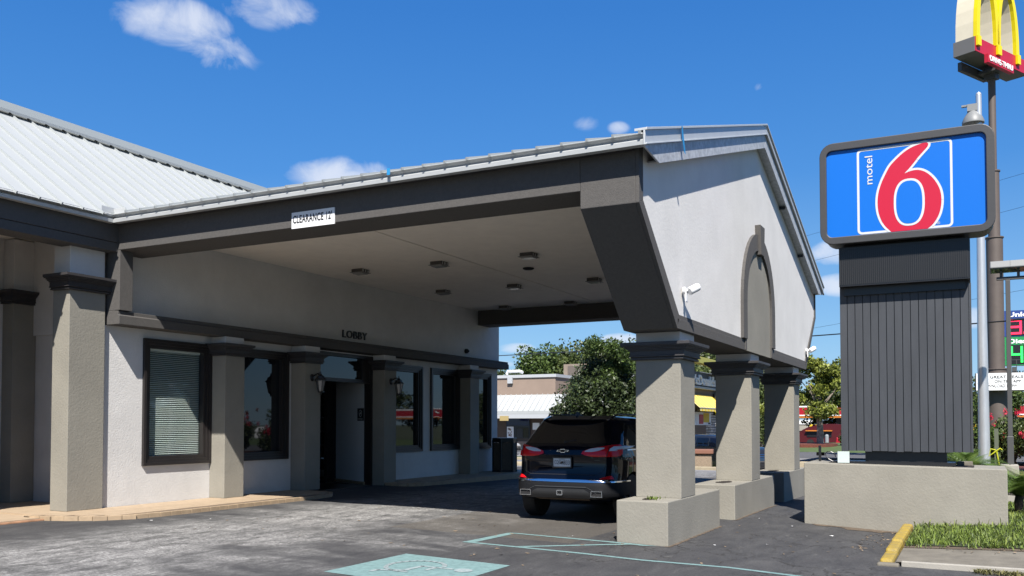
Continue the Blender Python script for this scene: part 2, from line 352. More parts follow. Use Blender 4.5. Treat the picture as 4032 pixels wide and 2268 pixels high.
# painted bay marks
mk = MB()
def pline(a, b, w):
    a = Vector(a); b = Vector(b); d_ = (b-a).normalized(); n_ = Vector((-d_.y, d_.x))*w/2
    decal(mk, [tuple(a+n_), tuple(b+n_), tuple(b-n_), tuple(a-n_)], .004)
pline((10.20, 5.95), (10.20, -1.0), .085); 
mk2 = MB()
decal(mk, [(10.24, 5.94), (10.24, 5.80), (11.38, 5.76), (11.38, 5.88)], .004)
decal(mk, [(11.38, 5.88), (11.30, 5.88), (11.30, 3.9), (11.40, 3.72)], .004)
decal(mk, [(10.25, 5.20), (10.25, 5.08), (11.29, 4.05), (11.29, 4.16)], .004)
lines = ob('bay_line', mk, M_paint); struct(lines); lines.name = 'painted_bay_lines'
mk = MB(); decal(mk, [(7.42, 4.60), (8.91, 4.60), (8.94, 5.99), (7.46, 6.02)], .004)
struct(ob('accessible_bay_patch', mk, M_paint))
# wheelchair symbol, white and worn
mk = MB()
def stroke(pts, w, closed=False):
    for a, b in zip(pts[:-1], pts[1:]):
        a = Vector(a); b = Vector(b); d_ = (b-a).normalized(); n_ = Vector((-d_.y, d_.x))*w/2
        decal(mk, [tuple(a+n_-d_*w*.3), tuple(b+n_+d_*w*.3), tuple(b-n_+d_*w*.3), tuple(a-n_-d_*w*.3)], .008)
C0 = Vector((8.27, 5.42)); stroke([(C0.x+.36*math.cos(rad(a)), C0.y+.30*math.sin(rad(a))) for a in range(-70, 215, 15)], .05)
stroke([(8.33, 5.00), (8.31, 5.36), (7.98, 5.38), (7.86, 5.62), (7.76, 5.64)], .06); stroke([(8.33, 5.18), (8.14, 5.20)], .05)
decal(mk, [(8.33+.11*math.cos(rad(a)), 4.86+.10*math.sin(rad(a))) for a in range(0, 360, 24)], .008)
struct(ob('accessible_symbol', mk, mat('worn_symbol_paint', (.55, .60, .60), .7, .3, 80, .45, 22, col2=(.30, .42, .43))))

# ------------------------------------------------------------------ motel building
YW = 12.80; ZS = .225
B = thing('motel_building', 'pale stucco motel with charcoal trim, white metal roof and drive-through entrance canopy', 'building', (0, 0, 0))
# --- lobby front wall around the openings
wins = [(10.95, 12.50, .88, 3.09), (13.09, 14.64, .88, 3.09), (18.35, 19.78, .90, 3.09), (20.19, 21.70, .90, 3.09), (22.10, 23.50, .90, 3.08)]
door = (15.30, 17.80, .10, 3.235)
mb = MB(); cur = 10.25
for (a, b, z0, z1) in sorted(wins+[door]):
    if a > cur: mb.box(cur, a, YW, YW+.25, .05, 3.30)
    if (a, b, z0, z1) != door: mb.box(a, b, YW, YW+.25, .05, z0); 
    mb.box(a, b, YW, YW+.25, z1, 3.30); cur = b
mb.box(cur, 23.95, YW, YW+.25, .05, 3.30)
ob('lobby_wall', mb, M_white, B)
ob('upper_wall', MB().box(10.25, 24.05, YW, YW+.12, 3.30, 5.18), M_white, B)
ob('end_wall', MB().box(10.50, 10.75, YW+.25, 15.3, .05, 3.18).box(10.44, 10.75, YW+.25, 15.3, 3.18, 4.9), M_white, B)
ob('unseen_shade_wall', MB().box(7.0, 7.2, 12.96, 15.29, .05, 4.87), M_white, B)  # added out of view to keep sky light off the left pilaster
ob('walkway_wall', MB().box(-6, 10.74, 15.3, 15.5, .05, 4.95), M_white, B)
ob('far_end_wall', MB().box(23.80, 24.04, YW+.25, 22, .05, 5.0), M_white, B)
ob('corner_strip', MB().box(10.16, 10.25, YW-.0, YW+.3, .2, 3.24), M_white, B)
# --- band
band = [(12.46, 3.24), (12.46, 3.385), (12.49, 3.40), (12.49, 3.46), (12.60, 3.47), (YW-.003, 3.47), (YW-.003, 3.24)]
ob('band_moulding', MB().prism(band, 'x', 10.18, 24.05), M_char, B, bevel=.006)
# --- windows
def window(x0, x1, z0, z1, glassm, blinds=False):
    f_ = link('window', MB().mesh('window', M_frame), B)
    fr = MB(); w = .055
    for (o_, d0, d1, ww) in ((0, -.055, .02, .05), (.05, -.03, .06, .05), (.10, .0, .12, .06)):
        a0, a1, b0, b1 = x0+o_, x1-o_, z0+o_, z1-o_
        fr.box(a0, a1, YW+d0, YW+d1, b1-ww, b1); fr.box(a0, a1, YW+d0, YW+d1, b0, b0+ww)
        fr.box(a0, a0+ww, YW+d0, YW+d1, b0+ww, b1-ww); fr.box(a1-ww, a1, YW+d0, YW+d1, b0+ww, b1-ww)
    f_.data = fr.mesh('window_frame', M_frame)
    i = .14
    p = ob('pane', MB().add([(x0+i, YW+.078, z0+i), (x1-i, YW+.078, z0+i), (x1-i, YW+.078, z1-i), (x0+i, YW+.078, z1-i)], [(0, 1, 2, 3)]), glassm, f_)
    if blinds:
        k = 0; z = z0+.16; sl = MB(); sl.add([(x0+.16, -.012, -.008), (x1-.16, -.012, -.008), (x1-.16, .012, .008), (x0+.16, .012, .008)], [(0, 1, 2, 3)])
        me = sl.mesh('blind_slat', mat('blind_slat', (1.12, 1.13, 1.08), .6))
        while z < z1-.16:
            link('blind_slat', me, f_, (0, YW+.125, z)); z += .034
        ob('blind_rail', MB().box(x0+.16, x1-.16, YW+.10, YW+.16, z1-.2, z1-.15), M_wht, f_)
        ob('blind_backing', MB().box(x0+.1, x1-.1, YW+.16, YW+.17, z0+.1, z1-.1), mat('blind_shade_backing', (.22, .25, .23), .9), f_)
    return f_
for i, (a, b, z0, z1) in enumerate(wins): window(a, b, z0, z1, M_clear if i == 0 else (M_glassw if i == 3 else M_glass), i == 0)
# --- interior shell
ob('interior_room', MB().box(10.80, 15.30, YW+.26, YW+.30, .2, .3).box(10.80, 15.3, 16.9, 17.0, .2, 3.3).box(10.8, 15.3, YW+.25, 17, 3.3, 3.4).box(15.22, 15.30, YW+.25, 17, .1, 3.3), M_dark, B)
ob('interior_partition', MB().box(17.95, 23.75, 14.4, 14.5, .1, 3.3).box(17.95, 23.75, YW+.25, 14.5, 3.3, 3.4), M_dark, B)
# --- door frame, transom, vestibule
fr = MB(); fr.box(17.50, 17.80, YW-.05, YW+.14, .15, 3.235); fr.box(15.30, 15.60, YW-.04, YW+.14, .15, 3.235); fr.box(15.60, 17.50, YW-.04, YW+.12, 3.13, 3.235); fr.box(15.60, 17.50, YW-.03, YW+.12, 2.56, 2.64)
fr.box(17.24, 17.50, YW+.0, YW+.10, 2.64, 3.13)
dfr = ob('entrance_frame', fr, M_frame, B)
ob('transom_pane', MB().box(15.60, 17.24, YW+.03, YW+.04, 2.64, 3.13), M_glass, dfr)
ob('header_strip', MB().box(15.45, 17.6, YW-.055, YW-.041, 3.205, 3.225), M_wht, dfr)
u = Vector((1.5, 2.8)).normalized(); A0 = Vector((17.52, 12.95)); nn = Vector((-u.y, u.x))
def V(s, z, o=0.): q = A0+u*s+nn*o; return (q.x, q.y, z)
def slab(mb_, s0, s1, z0, z1, o0, o1, mi=0):
    mb_.add([V(s0, z0, o0), V(s1, z0, o0), V(s1, z0, o1), V(s0, z0, o1), V(s0, z1, o0), V(s1, z1, o0), V(s1, z1, o1), V(s0, z1, o1)], [(0, 3, 2, 1), (4, 5, 6, 7), (0, 1, 5, 4), (1, 2, 6, 5), (2, 3, 7, 6), (3, 0, 4, 7)], mi)
mv = MB(); slab(mv, 0, 1.72, .12, 3.2, -.1, 0); slab(mv, 2.86, 3.4, .12, 3.2, -.1, 0); slab(mv, 1.72, 2.86, .12, .42, -.1, 0); slab(mv, 1.72, 2.86, 2.62, 3.2, -.1, 0)
ob('vestibule_wall', mv, mat('vestibule_paint', (1.35, 1.38, 1.4), .8, .2, 40), B)
mv = MB(); slab(mv, -.05, 3.3, .165, .235, .0, .035); ob('vestibule_skirting', mv, M_kerbt, B)
mv = MB()
for (a, b, c, e) in ((1.72, 1.86, .42, 2.62), (2.72, 2.86, .42, 2.62), (1.86, 2.72, .42, .70), (1.86, 2.72, 2.46, 2.62), (2.26, 2.32, .7, 2.46)): slab(mv, a, b, c, e, -.06, .02)
for k in range(1, 5): z = .70+k*1.76/5; slab(mv, 1.86, 2.26, z-.025, z+.025, -.05, .015); slab(mv, 2.32, 2.72, z-.025, z+.025, -.05, .015)
sl_ = ob('ten_light_sash', mv, M_black, B)
for k in range(5):
    for c in range(2):
        mv = MB(); z = .70+k*1.76/5; slab(mv, 1.86+c*.46, 2.26+c*.46, z+.026, z+1.76/5-.026, -.03, -.025); ob('pane', mv, M_glass, sl_)
ob('vestibule_shell', MB().box(15.30, 19.4, 15.9, 16.0, .1, 3.3).box(15.30, 19.4, YW+.26, 15.9, 3.24, 3.3).box(15.31, 15.36, YW+.25, 15.9, .1, 3.2), M_dark, B)
ob('door_mat', MB().box(15.6, 17.3, YW-.25, YW+1.6, zg(16, 12.8)+.001, zg(16, 12.8)+.015), M_black, B)
# --- pilasters and columns
def capital(mb_, x0, x1, y0, y1, z0, z1, o, mi=1, back=None):
    h = z1-z0; st = [(0, .10, .30), (.10, .16, .22), (.16, .24, .42), (.24, .52, .36), (.52, .60, .46), (.60, .68, .62), (.68, .76, .74), (.76, .82, .92), (.82, 1.0, 1.0)]
    for a, b, k in st:
        e = o*k; yb = y1 if back else y1+e
        mb_.box(x0-e, x1+e, y0-e, yb, z0+h*a, z0+h*b+.0005, mi)
def pilaster(x0, x1, y0, y1, zb, zc0, zc1, zt, o=.14):
    p = ob('pilaster', MB().box(x0, x1, y0, y1, zb, zc0), M_taupe, B, bevel=.008)
    c = MB(); capital(c, x0, x1, y0, y1, zc0, zc1, o, 0, back=True); ob('capital', c, M_trim, p, bevel=.003)
    ob('block', MB().box(x0+.01, x1-.01, y0+.01, y1, zc1, zt), M_white, p, bevel=.008)
    return p
for x0, x1, zb in ((12.50, 13.0, ZS), (14.75, 15.25, ZS), (17.58, 18.08, .1), (21.66, 22.16, ZS)): pilaster(x0, x1, 12.42, YW-.002, zb, 2.88, 3.105, 3.238)
pilaster(9.46, 10.12, 12.72, 13.12, ZS, 3.735, 3.97, 4.46, .19)
pilaster(10.05, 10.49, 15.0, 15.29, ZS, 3.72, 3.95, 4.86, .15)
# --- wing beam + canopy frame
ob('wing_beam', MB().box(-6, 10.179, 12.50, 12.95, 4.58, 5.0).box(-6, 10.179, 12.512, 12.95, 4.43, 4.572), M_char, B, bevel=.004)
ob('wing_soffit', MB().box(-6, 10.43, 12.96, 15.29, 4.88, 4.93), M_soffit, B)
mb = MB().box(10.18, 10.90, 4.291, 12.80-.003, 4.46, 5.05); ob('canopy_side_beam', mb, M_char, B, bevel=.008)
ob('haunch_post', MB().box(10.18, 10.44, 12.46, YW-.004, 3.471, 4.458), M_char, B, bevel=.006)
ob('canopy_far_beam', MB().box(22.75, 23.45, 4.291, YW-.003, 4.46, 5.05), M_char, B, bevel=.008)
XC = 16.815
def rz(x): return 7.06-abs(x-XC)*(7.06-4.98)/(XC-9.97)
# gable wall (charcoal body), white face, trims
body = [(10.18, 4.24), (11.70, 2.88), (21.95, 2.88), (23.45, 4.24), (23.45, rz(23.45)-.12), (XC, rz(XC)-.12), (10.18, rz(10.18)-.12)]
gw = ob('gable_wall', MB().prism(body, 'y', 3.575, 4.29), M_char, B, bevel=.01)
face = [(10.32, 4.30), (11.80, 3.07), (21.85, 3.07), (23.31, 4.30), (23.31, rz(23.31)-.13), (XC, rz(XC)-.13), (10.32, rz(10.32)-.13)]
ob('gable_face', MB().prism(face, 'y', 3.552, 3.576), M_gable, gw)
for q in ([(10.181, 4.242), (10.33, 4.30), (10.33, rz(10.33)-.14), (10.181, rz(10.18)-.14)], [(10.181, 4.241), (11.701, 2.881), (11.80, 3.06), (10.331, 4.299)],
          [(21.949, 2.881), (23.449, 4.241), (23.30, 4.299), (21.86, 3.06)], [(23.449, 4.242), (23.30, 4.30), (23.30, rz(23.30)-.14), (23.449, rz(23.45)-.14)]):
    ob('gable_trim', MB().prism(q, 'y', 3.53, 3.575), M_char, gw, bevel=.004)
for a, b in ((11.72, 15.69), (17.94, 21.93)): ob('gable_trim', MB().prism([(3.53, 2.881), (3.53, 3.015), (3.54, 3.016), (3.54, 3.075), (3.574, 3.075), (3.574, 2.881)], 'x', a, b), M_char, gw, bevel=.003)
# blind arch
XA = 16.815; R1, R0, ZA = 1.36, 1.06, 3.72
arc = lambda R, a0=0, a1=180, n=24: [(XA+R*math.cos(rad(a0+(a1-a0)*i/n)), ZA+R*math.sin(rad(a0+(a1-a0)*i/n))) for i in range(n+1)]
ob('arch_panel', MB().prism([(XA+R0, 2.885)]+arc(R0)+[(XA-R0, 2.885)], 'y', 3.541, 3.57), M_taupe, gw)
ar = MB(); o_, i_ = arc(R1), arc(R0-.002)
for k in range(24): ar.prism([o_[k], o_[k+1], i_[k+1], i_[k]], 'y', 3.50, 3.572)
ar.box(XA+R0-.002, XA+R1, 3.50, 3.572, 3.077, ZA); ar.box(XA-R1, XA-R0+.002, 3.50, 3.572, 3.077, ZA)
ar.box(XA+R0-.002, XA+R0+.10, 3.515, 3.572, 2.886, 3.077); ar.box(XA-R0-.10, XA-R0+.002, 3.515, 3.572, 2.886, 3.077)
ob('arch_trim', ar, M_char, gw, bevel=.003)
ob('keystone', MB().prism([(XA-.13, 4.70), (XA+.13, 4.70), (XA+.19, 5.24), (XA-.19, 5.24)], 'y', 3.45, 3.575), M_char, gw, bevel=.006)
# columns with planters
def column(cx, p0, p1):
    c = thing('canopy_column', '', 'column', (cx, 3.95, 0)); c['group'] = 'stucco columns at the street end of the canopy'
    x0, x1 = -.35, .35; Y0 = 3.60-3.95; Y1 = 4.25-3.95
    ob('shaft', MB().box(x0, x1, Y0, Y1, .58, 2.50), M_taupe, c, bevel=.012)
    k = MB(); capital(k, x0, x1, Y0, Y1, 2.50, 2.735, .17, 0); ob('capital', k, M_trim, c, bevel=.003)
    ob('block', MB().box(x0+.005, x1-.005, Y0+.005, Y1-.005, 2.735, 2.879), M_white, c, bevel=.008)
    pl = MB(); a, b = p0-cx, p1-cx; ya, yb = Y0-.004, Y1+.06; zt = .585
    # hollow both sides of the shaft
    pl.box(a, b, ya, ya+.13, -.2, zt); pl.box(a, b, yb-.13, yb, -.2, zt); pl.box(a, a+.13, ya+.13, yb-.13, -.2, zt); pl.box(b-.13, b, ya+.13, yb-.13, -.2, zt)
    pl.box(a+.13, b-.13, ya+.13, yb-.13, -.2, zt-.02)
    bm = bmesh.new(); me = MB().box(a, b, ya, yb, -.2, zt).mesh('planter', M_taupe)
    p_ = link('planter', me, c); bv = p_.modifiers.new('bevel', 'BEVEL'); bv.width = .015; bv.segments = 2
    # ragged hole with soil
    for (hx, hw) in ((a+(x0-a)*.55, (x0-a)*.30), (x1+(b-x1)*.45, (b-x1)*.22)):
        s_ = MB(); pts = []
        for q in range(14):
            t = 2*math.pi*q/14; rr = random.uniform(.7, 1.2); pts.append((hx+hw*.8*rr*math.cos(t), (ya+yb)/2-.0+.11*rr*math.sin(t)))
        s_.prism(pts, 'z', zt-.03, zt+.008); stuff(ob('soil', s_, M_soil, c))
    return c
c1 = column(12.42, 11.45, 14.13); c1['label'] = 'nearest taupe stucco column, beside the black car, rising from its planter box'
c2 = column(16.79, 15.13, 18.42); c2['label'] = 'middle taupe stucco column under the arched panel of the gable'
c3 = column(21.05, 19.45, 22.12); c3['label'] = 'farthest taupe stucco column, crossed by a round-topped shadow, next to the sign planter'
# --- soffit boards
me1 = MB().box(0, .094, 4.291, 9.035, 4.88, 4.895).mesh('soffit_board', M_soffit); me2 = MB().box(0, .094, 9.065, YW-.002, 4.88, 4.895).mesh('soffit_board', M_soffit)
cl = ob('canopy_ceiling', MB().box(10.90, 22.75, 4.291, YW-.002, 4.8935, 4.93), M_char, B)
for i in range(int((22.75-10.90)/.101)):
    link('soffit_board', me1, cl, (10.901+i*.101, 0, 0)); link('soffit_board', me2, cl, (10.901+i*.101, 0, 0))
# --- roof
roof = ob('roof', MB().prism([(9.99, 4.965), (XC, 7.04), (23.64, 4.965), (23.64, 4.94), (XC, 7.01), (9.99, 4.94)], 'y', 3.40, 12.42), M_roof, B)
def zw(y): return 4.98+.68*(y-12.37)
YR = 15.80
ob('wing_roof_deck', MB().prism([(12.39, 4.965), (YR, zw(YR)-.02), (YR+6, 4.965)], 'x', -6, 26), M_roof, B)
def panel(pts, nrm, rib_a, rib_b, parent):
    # flat pan with a raised rib on one edge
    n_ = Vector(nrm).normalized(); mb_ = MB(); k = len(pts); P_ = [Vector(p) for p in pts]
    mb_.add([p+n_*.004 for p in P_]+[p+n_*.012 for p in P_], [tuple(range(k)), tuple(range(k, 2*k))]+[(i, (i+1) % k, k+(i+1) % k, k+i) for i in range(k)])
    a, b = Vector(rib_a), Vector(rib_b); d_ = (b-a).normalized(); s_ = d_.cross(n_)*.014
    q = [a-s_, a+s_, b+s_, b-s_]; mb_.add([p+n_*.006 for p in q]+[p*1+n_*.046-(s_*.35 if i in (1, 2) else -s_*.35) for i, p in enumerate(q)], [(4, 5, 6, 7), (0, 1, 5, 4), (1, 2, 6, 5), (2, 3, 7, 6), (3, 0, 4, 7)], 1)
    ob('roof_panel', mb_, [M_roof, M_rib], parent)
x = -4.0+.2; 
while x < 16.7:   # wing roof panels; end against valley for x>9.97
    xa, xb = x, x+.365; yv = lambda t: 12.30 if t <= 9.97 else 12.37+(t-9.97)*.304/.68
    ya, yb = yv(xa), yv(xb)
    if ya < YR-.1: panel([(xa, ya, zw(ya)), (xb, yb, zw(yb)), (xb, YR, zw(YR)), (xa, YR, zw(YR))], (0, -.68, 1), (xa, ya-.02, zw(ya-.02)), (xa, YR, zw(YR)), roof)
    x += .365
y = 3.42
while y < 15.3:
    ya, yb = y, y+.33; xv = lambda t: 9.93 if t <= 12.37 else 9.97+(t-12.37)*.68/.304
    a, b = xv(ya), xv(yb)
    if a < XC-.2:
        panel([(a, ya, rz(a)), (XC, ya, rz(XC)), (XC, yb, rz(XC)), (min(b, XC), yb, rz(min(b, XC)))], (-.304, 0, 1), (a-.03, ya+.01, rz(a-.03)), (XC, ya+.01, rz(XC)), roof)
        panel([(2*XC-a, ya, rz(a)), (2*XC-min(b, XC), yb, rz(min(b, XC))), (XC, yb, rz(XC)), (XC, ya, rz(XC))], (.304, 0, 1), (2*XC-a, ya, rz(a)), (XC, ya, rz(XC)), roof)
    y += .33
ob('ridge_cap', MB().prism([(XC-.16, 7.06-.02), (XC, 7.13), (XC+.16, 7.06-.02), (XC, 7.07)], 'y', 3.36, 15.4), M_gut, roof)
zr = zw(YR)
rc = MB().prism([(YR-.17, zr-.02), (YR-.18, zr+.02), (YR+.02, zr+.09), (YR+.05, zr+.06)], 'x', -6, 22)
ob('ridge_back_flashing', MB().prism([(YR+.06, zr-.02), (YR+.06, zr+.06), (YR+.12, zr+.27), (YR+.16, zr+.27), (YR+.14, zr)], 'x', -6, 22), mat('ridge_shaded_grey', (.42, .46, .47), .5), roof)  # the strip's shade is put into its grey, darker than the galvanised metal
ob('ridge_flashing', rc, M_gut, roof)
# gutters
gp = [(0, .13), (-.035, .13), (-.04, .118), (-.012, .108), (.02, .085), (-.005, .06), (-.02, .05), (-.012, 0), (.09, 0), (.09, .13)]
g1 = MB().prism([(9.97+a, 4.855+b) for a, b in gp], 'y', 3.40, 12.37); ob('gutter', g1, M_gut, roof)
g2 = MB().prism([(2*XC-9.97-a, 4.855+b) for a, b in gp], 'y', 3.40, 12.37); ob('gutter', g2, M_gut, roof)
g3 = MB().prism([(12.37+a, 4.855+b) for a, b in gp], 'x', -6, 9.98); ob('gutter', g3, M_gut, roof)
for q in ((10.06, 10.175, 3.6, 12.45), (-6, 10.06, 12.46, 12.499), (23.46, 23.57, 3.6, 12.45)): ob('eave_board', MB().box(*q, 4.865, 4.96), M_trim, roof)
ob('splash_guard', MB().box(9.72, 9.965, 12.337, 12.345, 4.95, 5.085).box(9.955, 9.963, 12.08, 12.345, 4.95, 5.075), M_gut, roof)
# rakes on the gable: upper flashing and weathered lower fascia
for sgn in (-1, 1):
    E = lambda t: XC+sgn*t                                    # t from 0 (ridge) to half width
    hw = XC-9.93
    zt = lambda t: 7.06-t*.304
    up = [(E(0), zt(0)+.075), (E(hw), zt(hw)+.075), (E(hw), zt(hw)+.045), (E(0), zt(0)+.045)]
    rk = MB().prism(up, 'y', 3.345, 3.50)
    rk.prism([(E(0), zt(0)+.045), (E(hw), zt(hw)+.045), (E(hw), zt(hw)-.11), (E(0), zt(0)-.11)], 'y', 3.37, 3.392)
    rk.prism([(E(0), zt(0)-.108), (E(hw), zt(hw)-.108), (E(hw), zt(hw)-.125), (E(0), zt(0)-.125)], 'y', 3.352, 3.392)
    ob('rake_flashing', rk, M_gut, roof, bevel=.003)
    lo = [(E(0), zt(0)-.125), (E(hw-.02), zt(hw-.02)-.125), (E(hw-.62), zt(hw-.62)-.37), (E(0), zt(0)-.37)]
    ob('rake_fascia', MB().prism(lo, 'y', 3.395, 3.42), M_galv, roof, bevel=.002)
    ob('rake_soffit', MB().prism([(E(0), zt(0)-.33), (E(hw-.62), zt(hw-.62)-.33), (E(hw-.62), zt(hw-.62)-.35), (E(0), zt(0)-.35)], 'y', 3.421, 3.55), M_galv, roof)
for k, (px, py) in enumerate(((18.9, 3.40), (21.0, 3.40))): ob('rake_bracket', MB().box(px, px+.06, 3.43, 3.54, rz(px)-.42, rz(px)-.36), M_black, roof)
# blue tape bits
bt = mat('blue_tape', (.03, .35, .75), .5)
tag(ob('tape_strip', MB().add([(11.30, 3.34, 5.46), (11.36, 3.34, 5.47), (11.39, 3.335, 5.32), (11.45, 3.33, 5.12), (11.40, 3.335, 5.14), (11.33, 3.34, 5.30)], [(0, 1, 2, 5), (5, 2, 3, 4)]), bt), 'strip of bright blue tape hanging from the gable roof edge', 'tape')
tag(ob('tape_strip', MB().box(9.90, 9.905, 6.92, 6.97, 4.93, 5.02), bt), 'small scrap of blue tape stuck on the gutter of the canopy side', 'tape')
# --- canopy lights
def clight(x, y, label):
    t = thing('ceiling_light', label, 'light', (x, y, 4.88), group='square lights in the canopy ceiling')
    ob('housing', MB().box(-.15, .15, -.15, .15, -.10, -.001), M_char, t, bevel=.01)
    ob('trim_ring', MB().box(-.18, .18, -.18, .18, -.115, -.10), mat('light_trim', (.30, .29, .27), .5), t, bevel=.01)
    ob('lens', MB().prism([(-.15, -.115), (.15, -.115), (.10, -.145), (-.10, -.145)], 'y', -.14, .14), mat('frosted_lens', (.45, .45, .43), .25), t, bevel=.01)
    for s_ in (-.1, 0, .1): ob('vent_rib', MB().box(s_-.02, s_+.02, -.154, -.1505, -.09, -.02), M_white, t)
    t.scale = (.9, .9, .72); return t
Ls = [(15.50, 11.58, 'near left'), (15.50, 9.62, 'near middle'), (15.50, 7.60, 'near right'), (18.85, 11.58, 'middle-row left'), (18.85, 9.62, 'middle-row centre'), (18.85, 7.60, 'middle-row right'), (22.16, 11.60, 'far left'), (22.16, 9.62, 'far middle')]
for x, y, p in Ls: clight(x, y, 'square surface light in the canopy ceiling, %s of the grid' % p)
tag(ob('smoke_detector', MB().lathe([(.12, 0), (.12, -.02), (.09, -.035)], (0, 0, 0)), M_dark), 'small round flat fitting on the canopy ceiling between the square lights', 'fitting').location = (16.95, 8.32, 4.879)
# --- wall text, signs
lob = text('lobby_lettering', 'LOBBY', M_txtb, None, (16.46, YW-.001, 3.575), (1, 0, 0), (0, 0, 1), 1, width=.92, height=.175, depth=.03, bold=.010, spacing=1.12)
tag(lob, 'black raised letters reading LOBBY on the wall over the entrance', 'sign')
cs = thing('clearance_sign', 'white height sign reading CLEARANCE 12 feet on the canopy side beam', 'sign', (10.175, 8.05, 4.44))
ob('plate', MB().box(-.012, .004, 0, .78, 0, .235), M_wht, cs)
text('lettering', "CLEARANCE 12'", M_txtb, cs, (-.0125, .755, .072), (0, -1, 0), (0, 0, 1), 1, width=.71, height=.12, depth=.002, bold=.022, spacing=1.06)
ns = thing('no_smoking_sign', 'small black no-smoking sign on the pale vestibule wall', 'sign', (A0.x, A0.y, 0))
mv = MB(); A0s = A0.copy(); A0 = Vector((0, 0)); slab(mv, .02, .36, 1.68, 1.98, .003, .012); ob('plate', mv, M_black, ns)
mv = MB()
for k in range(20):
    a0, a1 = 2*math.pi*k/20, 2*math.pi*(k+1)/20; pts = [V(.19+rr*math.cos(a)*1.0, 1.86+rr*math.sin(a), .014) for a, rr in ((a0, .085), (a1, .085), (a1, .068), (a0, .068))]; mv.add(pts, [(0, 1, 2, 3)])
mv.add([V(.125, 1.91, .0145), V(.14, 1.925, .0145), V(.255, 1.81, .0145), V(.24, 1.795, .0145)], [(0, 1, 2, 3)]); mv.add([V(.14, 1.85, .014), V(.24, 1.85, .014), V(.24, 1.87, .014), V(.14, 1.87, .014)], [(0, 1, 2, 3)])
ob('symbol', mv, M_txtw, ns); q0 = V(.31, 1.715, .0135)
text('lettering', 'NO SMOKING', M_txtw, ns, V(.33, 1.71, .013), (-u.x, -u.y, 0), (0, 0, 1), 1, width=.26, height=.03, depth=.001)
A0 = A0s
# --- coach lamps
def coach(x, y, z, label):
    t = thing('wall_lantern', label, 'lamp', (x, y, z), group='black coach lamps beside the entrance')
    ob('back_plate', MB().lathe([(.0, -.03), (.05, -.028), (.075, -.01), (.08, 0)], (0, 0, 0), 'y', 14), M_black, t, 40)
    ob('arm', MB().tube([(0, -.02, .02), (0, -.08, .06), (0, -.15, .08), (0, -.21, .05), (0, -.22, .0)], .014, 8), M_black, t, 60)
    c = (0, -.22, -.02)
    ob('cap', MB().lathe([(.012, .14), (.015, .10), (.03, .07), (.075, .045), (.085, .0), (.125, -.035), (.125, -.05), (.10, -.052)], c, 'z', 6), M_black, t)
    ob('glass', MB().lathe([(.092, -.055), (.05, -.27)], c, 'z', 6), mat('lantern_glass', (.30, .30, .29), .15, spec=.8), t)
    for k in range(6):
        a = 2*math.pi*k/6; ob('frame_bar', MB().tube([(c[0]+.096*math.cos(a), c[1]+.096*math.sin(a), c[2]-.05), (c[0]+.052*math.cos(a), c[1]+.052*math.sin(a), c[2]-.275)], .008, 5), M_black, t)
    ob('finial', MB().lathe([(.056, -.27), (.05, -.295), (.02, -.31), (.018, -.34), (.005, -.37)], c, 'z', 8), M_black, t)
    return t
coach(14.98, 12.418, 2.58, 'black coach lamp on the pilaster left of the entrance')
coach(17.86, 12.418, 2.62, 'black coach lamp on the pilaster right of the entrance')
# --- cameras
def bullet(x, y, z, m1, label, yaw=0, s=1.):
    t = thing('security_camera', label, 'camera', (x, y, z), rad(yaw))
    ob('mount', MB().lathe([(.05, 0), (.05, -.03), (.02, -.04), (.02, -.07)], (0, 0, 0), 'y', 12), m1, t, 40)
    ob('bracket', MB().box(-.04, .04, -.05, -.03, -.16, 0), m1, t, bevel=.01)
    b = ob('body', MB().lathe([(.06, -.11), (.07, -.10), (.07, .10), (.06, .11)], (0, 0, 0), 'x', 14), m1, t, 40); b.location = (.05, -.13, .02); b.rotation_euler = (0, rad(-25), rad(-35)); b.scale = (s, s, s); return t
bullet(11.98, 3.528, 3.42, M_wht, 'white bullet camera on the near end of the gable wall', 0, .78)
bullet(21.95, 3.528, 3.33, M_wht, 'white bullet camera on the far corner of the gable wall', 0, .8)
t = thing('dome_camera', 'small black dome camera on the lobby wall above the trim band', 'camera', (22.05, YW, 3.66)); ob('base', MB().lathe([(.07, 0), (.07, -.03), (.055, -.08), (.02, -.10)], (0, 0, 0), 'y', 14), M_black, t, 50); ob('lens', MB().lathe([(.03, -.09), (.02, -.12)], (0, 0, 0), 'y', 10), M_glass, t)
bullet(23.0, YW-.002, 4.63, M_black, 'dark camera under the canopy ceiling by the far beam', 0, .9)
